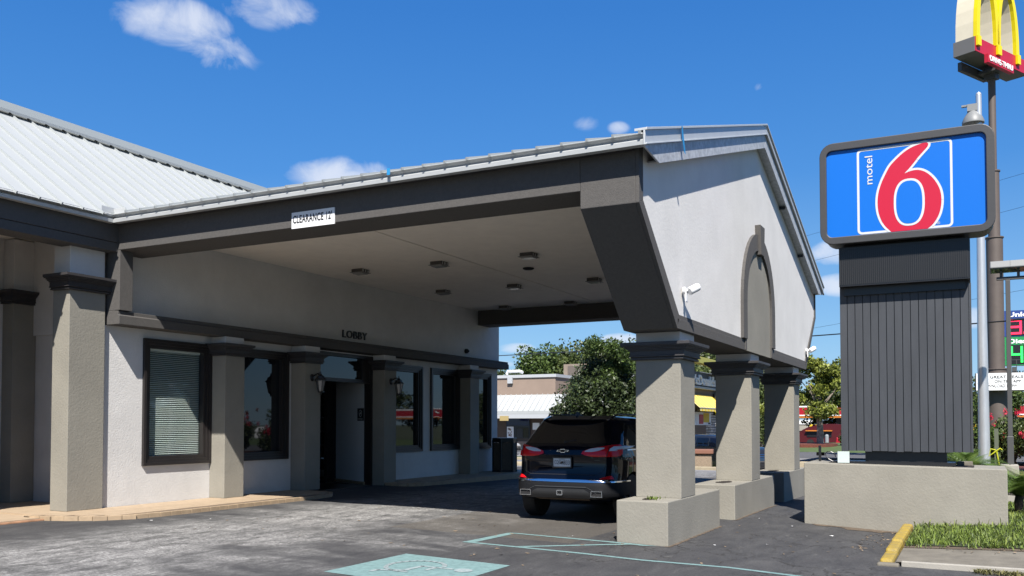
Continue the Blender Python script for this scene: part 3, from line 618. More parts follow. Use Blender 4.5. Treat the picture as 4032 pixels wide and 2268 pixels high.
# ------------------------------------------------------------------ sidewalks with tiles
def sidewalk(path, label, individual, yb, xr):
    sw = thing('sidewalk', label, 'sidewalk')
    sw['kind'] = 'structure'; del sw['category']; del sw['label']
    poly = path+[(xr[1], yb), (xr[0], yb)]
    ob('slab', MB().prism(poly, 'z', -.1, ZS-.012), M_mortar, sw)
    # edge tiles
    pts = [Vector(p) for p in path]; seglen = [(b-a).length for a, b in zip(pts[:-1], pts[1:])]; tot = sum(seglen); n = int(tot/.2)
    def at(s):
        for a, b, l_ in zip(pts[:-1], pts[1:], seglen):
            if s <= l_: return a+(b-a)*(s/l_), (b-a).normalized()
            s -= l_
        return pts[-1], (pts[-1]-pts[-2]).normalized()
    for k in range(n):
        p, d_ = at((k+.5)*tot/n); n_ = Vector((d_.y, -d_.x)); h = .5*tot/n-.004
        t = MB(); a, b, c, e = p-d_*h+n_*.012, p+d_*h+n_*.012, p+d_*h-n_*.06, p-d_*h-n_*.06
        t.prism([tuple(a), tuple(b), tuple(c), tuple(e)], 'z', zg(p.x, p.y)-.02, ZS+random.uniform(-.001, .002)); ob('kerb_tile', t, M_kerbt, sw, bevel=.004)
    # field tiles
    st = MB(); cnt = 0; T = .203
    bt_ = MB().box(0, T-.008, 0, T-.008, ZS-.03, ZS).mesh('paving_tile', M_tile)
    xx = xr[0]
    from mathutils.geometry import intersect_point_line
    def ins(x, y):
        c = False; q = poly
        for i in range(len(q)):
            (x1, y1), (x2, y2) = q[i], q[i-1]
            if (y1 > y) != (y2 > y) and x < (x2-x1)*(y-y1)/(y2-y1)+x1: c = not c
        return c
    def dist(x, y): return min((intersect_point_line(Vector((x, y, 0)), Vector((*a, 0)), Vector((*b, 0)))[0]-Vector((x, y, 0))).length if 0 <= intersect_point_line(Vector((x, y, 0)), Vector((*a, 0)), Vector((*b, 0)))[1] <= 1 else 9 for a, b in zip(path[:-1], path[1:]))
    while xx < xr[1]:
        yy = yb-T
        while yy > 11:
            if ins(xx+T/2, yy+T/2) and dist(xx+T/2, yy+T/2) > .15:
                if individual and cnt < 290: link('paving_tile', bt_, sw, (xx, yy, 0)); cnt += 1
                else: st.box(xx, xx+T-.008, yy, yy+T-.008, ZS-.03, ZS)
            yy -= T
        xx += T
    if st.v: stuff(ob('paving_tiles', st, M_tile, sw))
    return sw
sidewalk([(8.80, 12.66), (8.84, 12.35), (8.98, 12.0), (9.22, 11.66), (9.60, 11.42), (10.1, 11.34), (10.7, 11.33), (12.6, 11.33), (13.9, 11.33), (14.35, 11.40), (14.66, 11.62), (14.82, 12.0), (14.84, 12.41)], '', True, YW-.001, (8.80, 14.84))
sidewalk([(17.60, 12.40), (17.60, 11.95), (17.68, 11.74), (17.9, 11.62), (20.3, 11.48), (24.5, 11.36)], '', False, YW-.001, (17.60, 24.5))
wk = MB().box(-6, 8.95, 12.45, 15.31, -.1, .20).box(8.95, 10.5, YW+.0, 15.31, -.1, ZS-.001)
struct(ob('walkway_floor', wk, M_tile)); struct(ob('walkway_kerb', MB().box(-6, 8.90, 12.36, 12.449, -.1, .19), mat('salmon_kerb', (.50, .27, .15), .85, .5, 40, .4, 6), bevel=.015))
# litter bin by the lobby
def litter_bin():
    t = thing('litter_bin', 'dark framed litter bin with pebble panels at the far end of the lobby', 'bin', (23.28, 12.2, ZS))
    n = 6; R = .34; P6 = [(R*math.cos(rad(60*k+10)), R*math.sin(rad(60*k+10))) for k in range(n)]
    for k in range(n): ob('corner_post', MB().tube([(P6[k][0], P6[k][1], 0), (P6[k][0], P6[k][1], .93)], .035, 6), M_black, t)
    for k in range(n):
        a, b = Vector(P6[k]), Vector(P6[(k+1) % n]); d_ = (b-a).normalized(); a2, b2 = a+d_*.04, b-d_*.04; m_ = MB(); n_ = Vector((d_.y, -d_.x))*.012
        m_.prism([tuple(a2+n_), tuple(b2+n_), tuple(b2-n_), tuple(a2-n_)], 'z', .06, .84); ob('pebble_panel', m_, mat('pebble_aggregate', (.16, .13, .10), .9, 1, 60, .6, 60, bdist=.01), t)
    ob('lid', MB().prism([(p[0]*1.08, p[1]*1.08) for p in P6], 'z', .85, .98), M_black, t, bevel=.01); ob('base', MB().prism([(p[0]*1.02, p[1]*1.02) for p in P6], 'z', 0, .06), M_black, t)
litter_bin()
# ------------------------------------------------------------------ roadside sign in its planter
SX = 15.35
sp = thing('sign_planter', 'long low taupe stucco planter box under the big roadside sign', 'planter', (SX, 1.06, 0))
pm = MB(); z0, z1 = -.3, .955
pm.add([(0, -1.46, z0), (1.35, -1.46, z0), (1.35, 1.46, z0), (0, 1.46, z0), (0, -1.46, .925), (1.35, -1.46, .925), (1.35, 1.46, .975), (0, 1.46, .975)], [(0, 3, 2, 1), (0, 1, 5, 4), (1, 2, 6, 5), (2, 3, 7, 6), (3, 0, 4, 7), (4, 5, 6, 7)])
ob('box', pm, M_taupe, sp, bevel=.012)
hole = MB().add([(.30, -1.02, .936), (1.12, -1.02, .936), (1.12, 1.12, .973), (.30, 1.12, .973)], [(0, 1, 2, 3)]); stuff(ob('soil', hole, M_soil, sp))
for i in range(5): ob('edging_block', MB().box(.96, 1.10, -1.0+i*.24, -.77+i*.24, .93, 1.0), M_conc, sp, bevel=.01)
sg_ = thing('roadside_sign', 'tall roadside sign with a red 6 on blue above a black panel and dark slats', 'sign', (SX, 1.0, 0))
by0, by1 = -1.0-.0, 0
ob('base', MB().box(.42, .70, .42-1.0, 1.62-1.0, .96, 1.165), M_black, sg_); ob('base_tray', MB().box(.28, .80, .30-1.0, 2.1-1.0, .945, 1.0), M_black, sg_)
M_slat = mat('slate_painted_slat', (.060, .066, .078), .55, .15, 20, .18, 2.5, stretch=(2, 2, .5), bdist=.004)
y = 1.972; n = 16; wv = (1.972-.075)/n
sm = MB().box(0, .035, -wv+.011, 0, 1.165, 3.86).mesh('slat', M_slat)
for i in range(n):
    link('slat', sm, sg_, (.30, 1.972-1.0-i*wv, random.uniform(-.006, .006)))
ob('slat_backing', MB().box(.336, .70, .078-1.0, 1.965-1.0, 1.17, 3.9), M_black, sg_)
smw = MB().box(0, .17, -.0, .03, 1.165, 3.80).mesh('side_slat', M_slat)
for i in range(2): link('side_slat', smw, sg_, (.345+i*.18, .046-1.0, 0))
ob('neck', MB().box(.25, .70, .12-1.0, 1.9-1.0, 3.7, 4.6), M_black, sg_)
led = ob('message_panel', MB().box(.10, .60, .05-1.0, 1.955-1.0, 3.83, 4.47), M_black, sg_, bevel=.004)
lm = MB().box(0, .012, -.010, 0, 3.86, 4.44).mesh('louvre', mat('led_louvre', (.022, .023, .024), .5))
for i in range(62): link('louvre', lm, led, (.089, 1.94-1.0-i*.0302, 0))
lm2 = MB().box(0, .004, -1.87, 0, 0, .006).mesh('seam', M_trim)
def rrect(y0, y1, z0, z1, R, n=6):
    o = []
    for cy, cz, a0 in ((y1-R, z1-R, 0), (y0+R, z1-R, 90), (y0+R, z0+R, 180), (y1-R, z0+R, 270)):
        for k in range(n+1): a = rad(a0+90*k/n); o.append((cy+R*math.cos(a), cz+R*math.sin(a)))
    return o
def ring(mb_, A, Bp, x0, x1, mi=0):
    n = len(A); vs = [(x0, *p) for p in A]+[(x0, *p) for p in Bp]+[(x1, *p) for p in A]+[(x1, *p) for p in Bp]; fs = []
    for i in range(n):
        j = (i+1) % n; fs += [(i, j, n+j, n+i), (2*n+i, 3*n+i, 3*n+j, 2*n+j), (i, 2*n+i, 2*n+j, j), (n+i, n+j, 3*n+j, 3*n+i)]
    return mb_.add(vs, fs, mi)
oy = -1.0; X0 = -.06
cab = ob('cabinet_body', MB().prism(rrect(-.28+oy, 2.20+oy, 4.52, 6.13, .20), 'x', X0+.03, .50), mat('cabinet_grey', (.058, .058, .061), .5, .08, 30, .1, 3), sg_, bevel=.008)
ob('cabinet_frame', ring(MB(), rrect(-.30+oy, 2.215+oy, 4.50, 6.145, .21), rrect(-.185+oy, 2.11+oy, 4.615, 6.02, .09), X0-.03, X0+.04), MATS['cabinet_grey'], sg_, bevel=.01)
Mb = mat('sign_blue', (.0, .19, .80), .35); Mr = mat('sign_red', (.72, .012, .05), .35); Mw = mat('sign_white', (.85, .88, .90), .35)
pan = ob('sign_face', MB().box(X0+.018, X0+.0255, -.19+oy, 2.115+oy, 4.61, 6.025), Mb, sg_)
XS = X0+.017
def flat(mb_, pts, x): return mb_.add([(x, p[0]+oy, p[1]) for p in pts], [tuple(range(len(pts)))])
ob('outline_box', ring(MB(), [(p[0]+oy, p[1]) for p in rrect(.272, 1.648, 4.628, 5.995, .07)], [(p[0]+oy, p[1]) for p in rrect(.306, 1.614, 4.662, 5.961, .04)], XS-.002, XS+.002), Mw, sg_)
six = [(0.606, 5.955), (0.617, 5.907), (0.676, 5.841), (0.756, 5.753), (0.824, 5.668), (0.891, 5.59), (0.950, 5.53), (0.841, 5.561), (0.74, 5.558), (0.64, 5.508), (0.553, 5.418), (0.488, 5.312), (0.445, 5.197), (0.43, 5.06), (0.445, 4.915), (0.484, 4.797), (0.551, 4.694), (0.63, 4.628), (1.15, 4.628), (1.239, 4.727), (1.296, 4.833), (1.334, 4.962), (1.346, 5.115), (1.331, 5.264), (1.289, 5.41), (1.23, 5.541), (1.159, 5.67), (1.066, 5.77), (0.951, 5.867), (0.837, 5.93), (0.724, 5.964), (0.646, 5.975)]
def smooth(pts, sharp=()):
    o = []; n = len(pts)
    for i in range(n):
        p0, p1, p2, p3 = [Vector(pts[(i+k) % n]) for k in (-1, 0, 1, 2)]
        if i in sharp: p0 = p1
        if (i+1) % n in sharp: p3 = p2
        for t in (0, .25, .5, .75): o.append(tuple(.5*((2*p1)+(-p0+p2)*t+(2*p0-5*p1+4*p2-p3)*t*t+(-p0+3*p1-3*p2+p3)*t**3)))
    return o
s6 = smooth(six, (6, 17, 18))
def offset(pts, dd):
    o = []; n = len(pts)
    for i in range(n):
        a, b, c = Vector(pts[i-1]), Vector(pts[i]), Vector(pts[(i+1) % n]); u1, u2 = (b-a), (c-b)
        if u1.length < 1e-6 or u2.length < 1e-6: continue
        n1 = Vector((u1.y, -u1.x)).normalized(); n2_ = Vector((u2.y, -u2.x)).normalized(); m_ = (n1+n2_)
        m_ = m_.normalized()*min(1.35, 1/max(.5, m_.length/2)) if m_.length > 1e-4 else n1
        o.append(tuple(b+m_*dd))
    return o
ar_ = sum(a[0]*b[1]-b[0]*a[1] for a, b in zip(s6, s6[1:]+s6[:1]))
w6 = offset(s6, .033 if ar_ > 0 else -.033); w6 = [(p[0], max(4.628, p[1])) for p in w6]
nv = Vector((.95, 5.53)); w6 = [tuple(Vector(q)+(Vector(p)-Vector(q))*min(1, .42+(Vector(q)-nv).length/.16)) for p, q in zip(w6, s6)] if len(w6) == len(s6) else w6
ell = lambda cy, cz, a, b, n_=2.5: [(cy+a*math.copysign(abs(math.cos(rad(k)))**(2/n_), math.cos(rad(k))), cz+b*math.copysign(abs(math.sin(rad(k)))**(2/n_), math.sin(rad(k)))) for k in range(0, 360, 8)]
wr = MB(); nq = min(len(w6), len(s6))
for i in range(nq):
    j = (i+1) % nq; wr.add([(XS-.0034-.00017*(i % 13), w6[i][0]+oy, w6[i][1]), (XS-.0034-.00017*(i % 13), w6[j][0]+oy, w6[j][1]), (XS-.0034-.00017*(i % 13), s6[j][0]+oy, s6[j][1]), (XS-.0034-.00017*(i % 13), s6[i][0]+oy, s6[i][1])], [(0, 1, 2, 3)])
ob('numeral_outline', wr, Mw, sg_); ob('numeral', flat(MB(), s6, XS-.006), Mr, sg_)
ob('numeral_counter_outline', flat(MB(), ell(.886, 5.071, .222, .371), XS-.009), Mw, sg_); ob('numeral_counter', flat(MB(), ell(.886, 5.071, .188, .337), XS-.012), Mb, sg_)
text('lettering', 'motel', Mw, sg_, (XS-.002, 1.415+oy, 5.42), (0, 0, 1), (0, 1, 0), 1, width=.455, height=.115, depth=.003, bold=.004)
text('registered_mark', '®', Mw, sg_, (XS-.002, .50+oy, 4.68), (0, -1, 0), (0, 0, 1), 1, height=.045, width=.045, depth=.002)
tag(ob('junction_box', MB().box(SX+.20, SX+.22, 1.84, 2.02, .975, 1.16), mat('pale_card', (.72, .82, .80), .7)), 'small pale upright panel leaning on the sign planter', 'panel')
tag(ob('black_post', MB().box(16.1, 16.14, 2.36, 2.40, .97, 1.24), M_black), 'short black post stub on the sign planter beside a looped cable', 'post')
tag(ob('cable_loop', MB().tube([(15.75+.0*k, 2.18-.10*math.cos(k/12*6.0)-.04*k/12*2, 1.06+.09*math.sin(k/12*5.2)) for k in range(13)]+[(15.7, 1.9, .98)], .008, 6), M_black), 'thin black cable loop lying on the sign planter', 'cable')

# ------------------------------------------------------------------ grass bed, kerb, slab at right
def zb(x, y): return interp(y, [-8, -.4, .9, 1.4], [.10, .10, .03, -.03])*interp(x, [11.4, 12.8, 16], [.12, .60, 1.1])
struct(sheet('concrete_slab', axis_list((11.50, 13.1, .2)), axis_list((-8, .86, .5)), M_conc, 0, zf=lambda x, y: zb(x, y)-.012))
struct(sheet('dirt_strip', axis_list((12.72, 13.0, .1)), axis_list((-8, .86, .5)), M_dust, 0, zf=lambda x, y: zb(x, y)-.006))
M_grassb = mat('grass_soil', (.045, .06, .02), .95, .6, 20, .4, 8)
struct(sheet('grass_bed', axis_list((12.9, 24, .5)), axis_list((-14, .86, .6)), M_grassb, 0, zf=lambda x, y: zb(x, y)+.004-interp(x, [17, 24], [0, .25])))
struct(ob('slab_edge', MB().box(11.44, 11.50, -8, .80, -.25, zb(11.5, 0)+.0), M_concl, bevel=.01))
kb = MB(); kx = [11.50, 12.25, 13.1, 14.05, 15.3]
yk = thing('kerb', '', 'kerb'); del yk['category']; del yk['label']; struct(yk)
for a, b in zip(kx[:-1], kx[1:]): ob('kerb_stone', MB().box(a+.003, b-.003, .89, 1.04, -.3, interp(a, [11.4, 13], [.015, .07])+random.uniform(-.006, .006)), M_yel, yk, bevel=.035)
struct(ob('kerb_end', MB().box(11.38, 11.498, .82, 1.06, -.3, -.015), M_conc, bevel=.02))
# grass blades
def leaf_mesh(name, pos, siz, m, seed, up=.0, elong=1., tri=False, droop=0.):
    rg = np.random.default_rng(seed); n = len(pos)
    a = rg.normal(size=(n, 3)); a[:, 2] = a[:, 2]*(1-up)+up*2; a /= np.linalg.norm(a, axis=1)[:, None]
    b = np.cross(a, rg.normal(size=(n, 3))); b /= np.linalg.norm(b, axis=1)[:, None]
    s_ = siz*(rg.uniform(.6, 1.3, n))[:, None]; a = a*s_*elong*.5; b = b*s_*.5
    c = np.cross(a, b); c /= np.linalg.norm(c, axis=1)[:, None]+1e-9; c = c*s_*.18
    v = np.stack([pos-a, pos+b*.75-a*.1+c, pos+a, pos-b*.75-a*.1+c], 1).reshape(-1, 3)
    me = bpy.data.meshes.new(name); me.vertices.add(4*n); me.vertices.foreach_set('co', v.astype(np.float32).ravel())
    me.loops.add(4*n); me.polygons.add(n); me.loops.foreach_set('vertex_index', np.arange(4*n, dtype=np.int32)); me.polygons.foreach_set('loop_start', np.arange(n, dtype=np.int32)*4)
    me.materials.append(m); me.update(calc_edges=True); return me
def blades(name, pts, h, m, seed, w=.012, lean=.5):
    rg = np.random.default_rng(seed); n = len(pts); az = rg.uniform(0, 6.283, n); hh = h*rg.uniform(.4, 1.25, n); ln = lean*rg.uniform(.1, 1.2, n)
    dx, dy = np.cos(az), np.sin(az); px, py = -dy, dx; ww = w*rg.uniform(.6, 1.4, n)
    P0 = pts; M1 = pts+np.stack([dx*hh*ln*.35, dy*hh*ln*.35, hh*.6], 1); T1 = pts+np.stack([dx*hh*ln, dy*hh*ln, hh*(1-.3*ln)], 1)
    o_ = np.stack([px*ww, py*ww, 0*ww], 1)
    v = np.stack([P0-o_, P0+o_, M1+o_*.8, M1-o_*.8, T1], 1).reshape(-1, 3)
    idx = (np.arange(n)*5)[:, None]; loops = np.concatenate([idx+np.array([[0, 1, 2, 3]]), idx+np.array([[3, 2, 4]])], 1).ravel()
    st = (np.arange(n)*7)[:, None]+np.array([[0, 4]]); me = bpy.data.meshes.new(name); me.vertices.add(5*n); me.vertices.foreach_set('co', v.astype(np.float32).ravel())
    me.loops.add(7*n); me.polygons.add(2*n); me.loops.foreach_set('vertex_index', loops.astype(np.int32)); me.polygons.foreach_set('loop_start', st.ravel().astype(np.int32)); me.materials.append(m); me.update(calc_edges=True); return me
def leafmat(name, col, isl=.5, rough=.55, trans=.25):
    m = bpy.data.materials.new(name); m.use_nodes = True; t = m.node_tree; n = t.nodes; l = t.links; b = n['Principled BSDF']; b.inputs['Roughness'].default_value = rough; b.inputs['Specular IOR Level'].default_value = .4
    g = n.new('ShaderNodeNewGeometry'); r_ = n.new('ShaderNodeValToRGB'); l.new(g.outputs['Random Per Island'], r_.inputs[0]); e = r_.color_ramp.elements
    e[0].color = (*[c*(1-isl) for c in col], 1); e[1].color = (col[0]*(1+isl*1.5), col[1]*(1+isl*.9), col[2]*(1+isl*.5), 1); l.new(r_.outputs[0], b.inputs['Base Color'])
    tl = n.new('ShaderNodeBsdfTranslucent'); l.new(r_.outputs[0], tl.inputs[0]); mi = n.new('ShaderNodeMixShader'); mi.inputs[0].default_value = trans; l.new(b.outputs[0], mi.inputs[1]); l.new(tl.outputs[0], mi.inputs[2]); l.new(mi.outputs[0], n['Material Output'].inputs[0]); return m
L_grass = leafmat('grass_blade', (.105, .175, .034), .6)
rg = np.random.default_rng(5)
n = 52000; gx = 12.72+(rg.uniform(0, 1, n)**1.5)*10; gy = rg.uniform(-6.5, .84, n)
keep = ~((gx > 15.3) & (gx < 16.75) & (gy > -.42)) & ((gx > 12.95+.10*np.sin(gy*5)+.08*np.sin(gy*13)) | (rg.uniform(0, 1, n) < .12))
gx, gy = gx[keep], gy[keep]; gz = np.array([zb(a, b)-interp(a, [17, 24], [0, .25]) for a, b in zip(gx, gy)])
stuff(link('lawn_grass', blades('lawn_grass', np.stack([gx, gy, gz], 1), .075, L_grass, 1, .006, 1.2)))
sel = rg.uniform(0, 1, len(gx)) < .10*(.5+.5*np.sin(gx*2.1+gy*3.3)); stuff(link('coarse_grass', blades('coarse_grass', np.stack([gx, gy, gz], 1)[sel], .15, leafmat('coarse_blade', (.13, .19, .05), .6), 4, .008, 1.1)))
n = 2600; gx = 11.36+rg.normal(0, .05, n); gy = rg.uniform(-3, .05, n); gz = np.array([zg(a, b) for a, b in zip(gx, gy)])
stuff(link('kerb_weeds', blades('kerb_weeds', np.stack([gx, gy, gz], 1), .045, leafmat('weed_blade', (.12, .13, .05), .5), 2, .006, 1.2)))
n = 60; stuff(link('planter_weeds', blades('planter_weeds', np.stack([rg.normal(11.78, .07, n), rg.normal(3.90, .05, n), np.full(n, .59)], 1), .05, L_grass, 3, .006, 1.6)))
# dirt line along planters and loose litter
dm = MB()
for (a, b, yy) in ((11.4, 14.2, 3.55), (15.1, 18.5, 3.55)):
    top = [(x_, yy+.08) for x_ in np.arange(a, b, .06)]; bot = [(x_, yy+.02-random.uniform(.0, .035)) for x_ in np.arange(a, b, .06)]
    decal(dm, top+bot[::-1], .005)
struct(ob('dirt_line', dm, M_dust))
dm = MB(); pts = [(15.34, 2.4)]+[(15.22-.25*random.random(), yy) for yy in np.arange(2.3, 1.0, -.12)]+[(15.34, 1.05)]; decal(dm, pts, .006)
pts = [(14.9+.12*math.cos(a)*random.uniform(.8, 1.2)*2.2, 1.35+.35*math.sin(a)*random.uniform(.7, 1.2)) for a in np.arange(0, 6.2, .35)]; 
struct(ob('dirt_drift', dm, M_dust))
deb = MB(); rg2 = random.Random(9)
for k in range(240):
    zone = rg2.random()
    if zone < .35: x_, y_ = rg2.uniform(12.6, 15.2), rg2.uniform(.9, 1.5)
    elif zone < .6: x_, y_ = rg2.uniform(12.4, 13.0), rg2.uniform(-3, .8)
    else: x_, y_ = rg2.uniform(9, 15), rg2.uniform(1.2, 12)
    zz_ = (zb(x_, y_)+.01) if y_ < .86 and x_ > 12.7 else (zb(x_, y_)-.004 if y_ < .86 and x_ > 11.5 else zg(x_, y_)+.004)
    s_ = rg2.uniform(.006, .022); a = rg2.uniform(0, 6); deb.add([(x_+s_*math.cos(a+q*1.57)*(1 if q % 2 else 1.8), y_+s_*math.sin(a+q*1.57)*(1 if q % 2 else 1.8), zz_+rg2.uniform(0, .012)) for q in range(4)], [(0, 1, 2, 3)])
stuff(ob('scattered_leaf_litter', deb, mat('leaf_litter', (.30, .22, .14), .9, isl=.6)))
deb = MB()
for x_, y_, s_ in ((9.6, 11.0, .03), (10.2, 10.4, .02), (10.9, 9.6, .015), (14.7, 2.6, .02), (13.6, 2.2, .02), (11.6, 5.0, .02), (12.3, 2.5, .02), (13.9, 1.9, .04), (11.9, 3.1, .02), (14.2, 9.2, .05), (9.4, 9.6, .015), (15.6, 3.3, .02)):
    deb.add([(x_+s_*math.cos(q*1.2)*rg2.uniform(.6, 1.3), y_+s_*math.sin(q*1.2)*rg2.uniform(.6, 1.3), zg(x_, y_)+.006+.008*rg2.random()) for q in range(5)], [(0, 1, 2, 3, 4)])
stuff(ob('white_litter_scraps', deb, M_wht))

# ------------------------------------------------------------------ cars
def car(name, label, paint, loc, rz, group=None, detail=True, sc=(1, 1, 1), plate='CQG4833'):
    t = thing(name, label, 'car', loc, rz, group); t.scale = sc
    SL = [(.20, .95, 4.40, .74), (.26, .60, 4.52, .85), (.33, .22, 4.58, .895), (.37, .05, 4.60, .90), (.45, .0, 4.62, .91), (.58, .0, 4.64, .918), (.655, .015, 4.63, .92), (.70, .055, 4.62, .92), (.78, .075, 4.60, .922), (.90, .095, 4.55, .925), (.99, .09, 4.50, .922), (1.04, .075, 4.40, .912), (1.10, .10, 4.18, .90), (1.15, .125, 3.60, .885), (1.19, .15, 3.38, .865), (1.30, .225, 3.12, .825), (1.42, .315, 2.84, .775), (1.52, .39, 2.58, .725), (1.59, .44, 2.36, .675), (1.63, .53, 2.15, .60), (1.650, .75, 1.95, .45), (1.656, 1.1, 1.7, .2)]
    zsn = [q[0] for q in SL]
    def par(z): return [interp(z, zsn, [q[i] for q in SL]) for i in (1, 2, 3)]
    def nexp(z): return 6.5 if z < 1.15 else interp(z, [1.15, 1.3, 1.66], [6.5, 5.0, 3.2])
    def pt(tt, z, dd=0.):
        xr, xf, w = par(z); xc, a = (xr+xf)/2, (xf-xr)/2+dd; w += dd; e = 2/nexp(z)
        c, s_ = math.cos(tt), math.sin(tt); return (xc-a*math.copysign(abs(c)**e, c), w*math.copysign(abs(s_)**e, s_), z)
    def tY(yv, z): xr, xf, w = par(z); v = min(.99999, abs(yv)/w)**(nexp(z)/2); return math.copysign(math.asin(v), yv)
    def tX(xv, z, side): xr, xf, w = par(z); xc, a = (xr+xf)/2, (xf-xr)/2; u_ = (xc-xv)/a; v = math.copysign(min(1, abs(u_))**(nexp(z)/2), u_); return side*math.acos(v)
    mb_ = MB(); nt_ = 96; zl = sorted(set(zsn+[.5, .62, .84, .95, 1.07, 1.25, 1.36, 1.47, 1.56]))
    for z in zl:
        for k in range(nt_):
            # spread samples round the corners
            mb_.v.append(pt(2*math.pi*k/nt_, z))
    for i in range(len(zl)-1):
        for k in range(nt_): mb_.f.append((i*nt_+k, i*nt_+(k+1) % nt_, (i+1)*nt_+(k+1) % nt_, (i+1)*nt_+k)); mb_.m.append(0)
    mb_.f += [tuple(range(nt_)), tuple(range((len(zl)-1)*nt_, len(zl)*nt_))]; mb_.m += [0, 0]
    body = ob('body', mb_, [paint, M_black], t, 35)
    if detail:
        for xw in (.80, 3.62):
            for sd_ in (-1, 1):
                cut = MB().lathe([(.41, .55), (.41, 1.1)] if sd_ > 0 else [(.41, -1.1), (.41, -.55)], (xw, 0, .36), 'y', 28); co = link('cutter', cut.mesh('cutter', M_black), t)
                co.data.materials.clear(); co.data.materials.append(M_black)
                md = body.modifiers.new('b', 'BOOLEAN'); md.operation = 'DIFFERENCE'; md.object = co; md.solver = 'EXACT'
        dg = bpy.context.evaluated_depsgraph_get(); dg.update(); nm = bpy.data.meshes.new_from_object(body.evaluated_get(dg)); body.modifiers.clear()
        if len(nm.polygons) > 500: body.data = nm
        for o_ in [o_ for o_ in t.children if o_.name.startswith('cutter')]: bpy.data.objects.remove(o_)
        for p_ in body.data.polygons: p_.use_smooth = True
        body.data.set_sharp_from_angle(angle=rad(35))
    for xw in (.80, 3.62):
        for sd_ in (-1, 1):
            wh = link('wheel', MB().lathe([(.20, .0), (.20, .03), (.355, .02), (.365, .05), (.365, .19), (.35, .225), (.22, .235)], (0, 0, 0), 'y', 28).mesh('tyre', mat('tyre', (.012, .012, .012), .75)), t, (xw, sd_*.905 if sd_ < 0 else .905, .365))
            wh.name = 'wheel'; wh.scale = (1, 1 if sd_ < 0 else -1, 1)
            rm = MB().lathe([(.0, .05), (.08, .04), (.21, .075), (.21, .09)], (0, 0, 0), 'y', 20)
            for k in range(5):
                a = 2*math.pi*k/5; c_, s_ = math.cos(a), math.sin(a); rm.add([(c_*.03-s_*.03, .02, s_*.03+c_*.03), (c_*.03+s_*.03, .02, s_*.03-c_*.03), (c_*.215+s_*.02, .03, s_*.215-c_*.02), (c_*.215-s_*.02, .03, s_*.215+c_*.02)], [(0, 1, 2, 3)])
            ob('rim', rm, mat('dark_alloy', (.05, .05, .055), .35, metal=.8) if paint.name != 'silver_paint' else mat('bright_alloy', (.5, .5, .5), .3, metal=.8), wh)
    def patch(nm, rows, m, dd=.004, n_=14, side=False):
        q = MB(); k = 0
        # densify rows
        R_ = []
        for (za, a0, a1), (zb_, b0, b1) in zip(rows[:-1], rows[1:]):
            st = max(1, int(abs(zb_-za)/.03))
            for j in range(st): f_ = j/st; R_.append((za+(zb_-za)*f_, a0+(b0-a0)*f_, a1+(b1-a1)*f_))
        R_.append(rows[-1])
        for z, a, b in R_:
            for j in range(n_+1): q.v.append(pt(a+(b-a)*j/n_, z, dd))
        for i in range(len(R_)-1):
            for j in range(n_): q.f.append((i*(n_+1)+j, i*(n_+1)+j+1, (i+1)*(n_+1)+j+1, (i+1)*(n_+1)+j)); q.m.append(0)
        return ob(nm, q, m, t, 60)
    G_ = mat('car_glass', (.006, .006, .008), .03, spec=.6); PB = mat('black_cladding', (.025, .026, .028), .55)
    patch('rear_window', [(1.215, tY(-.70, 1.215), tY(.70, 1.215)), (1.30, tY(-.69, 1.3), tY(.69, 1.3)), (1.45, tY(-.635, 1.45), tY(.635, 1.45)), (1.575, tY(-.55, 1.575), tY(.55, 1.575))], G_, .003)
    for sd_ in (-1, 1):
        for (xa, xb, xc_, xd) in ((.62, 1.20, .78, 1.17), (1.27, 2.10, 1.24, 2.05), (2.18, 3.02, 2.13, 2.62)):
            patch('side_window', [(1.13, tX(xa, 1.13, sd_), tX(xb, 1.13, sd_)), (1.30, tX(xa*.7+xc_*.3, 1.3, sd_), tX(xb*.55+xd*.45, 1.3, sd_)), (1.50, tX(xc_, 1.5, sd_), tX(min(xd, 2.5), 1.5, sd_))], G_, .003, 8)
        patch('window_trim', [(1.105, tX(.6, 1.105, sd_), tX(3.0, 1.105, sd_)), (1.125, tX(.6, 1.125, sd_), tX(3.0, 1.125, sd_))], mat('bright_trim', (.6, .6, .6), .2, metal=1.), .006, 20)
        patch('sill_cladding', [(.34, tX(1.26, .34, sd_), tX(3.16, .34, sd_)), (.42, tX(1.26, .42, sd_), tX(3.16, .42, sd_))], PB, .006, 10)
    patch('windscreen', [(1.17, math.pi-.0+tY(-.68, 1.17), math.pi+tY(.68, 1.17)), (1.50, math.pi+tY(-.58, 1.5), math.pi+tY(.58, 1.5))], G_, .003)
    # lamps
    RL = mat('tail_lamp_red', (.95, .012, .02), .15, spec=.4); CLs = mat('clear_lamp', (.80, .84, .88), .15, spec=.6)
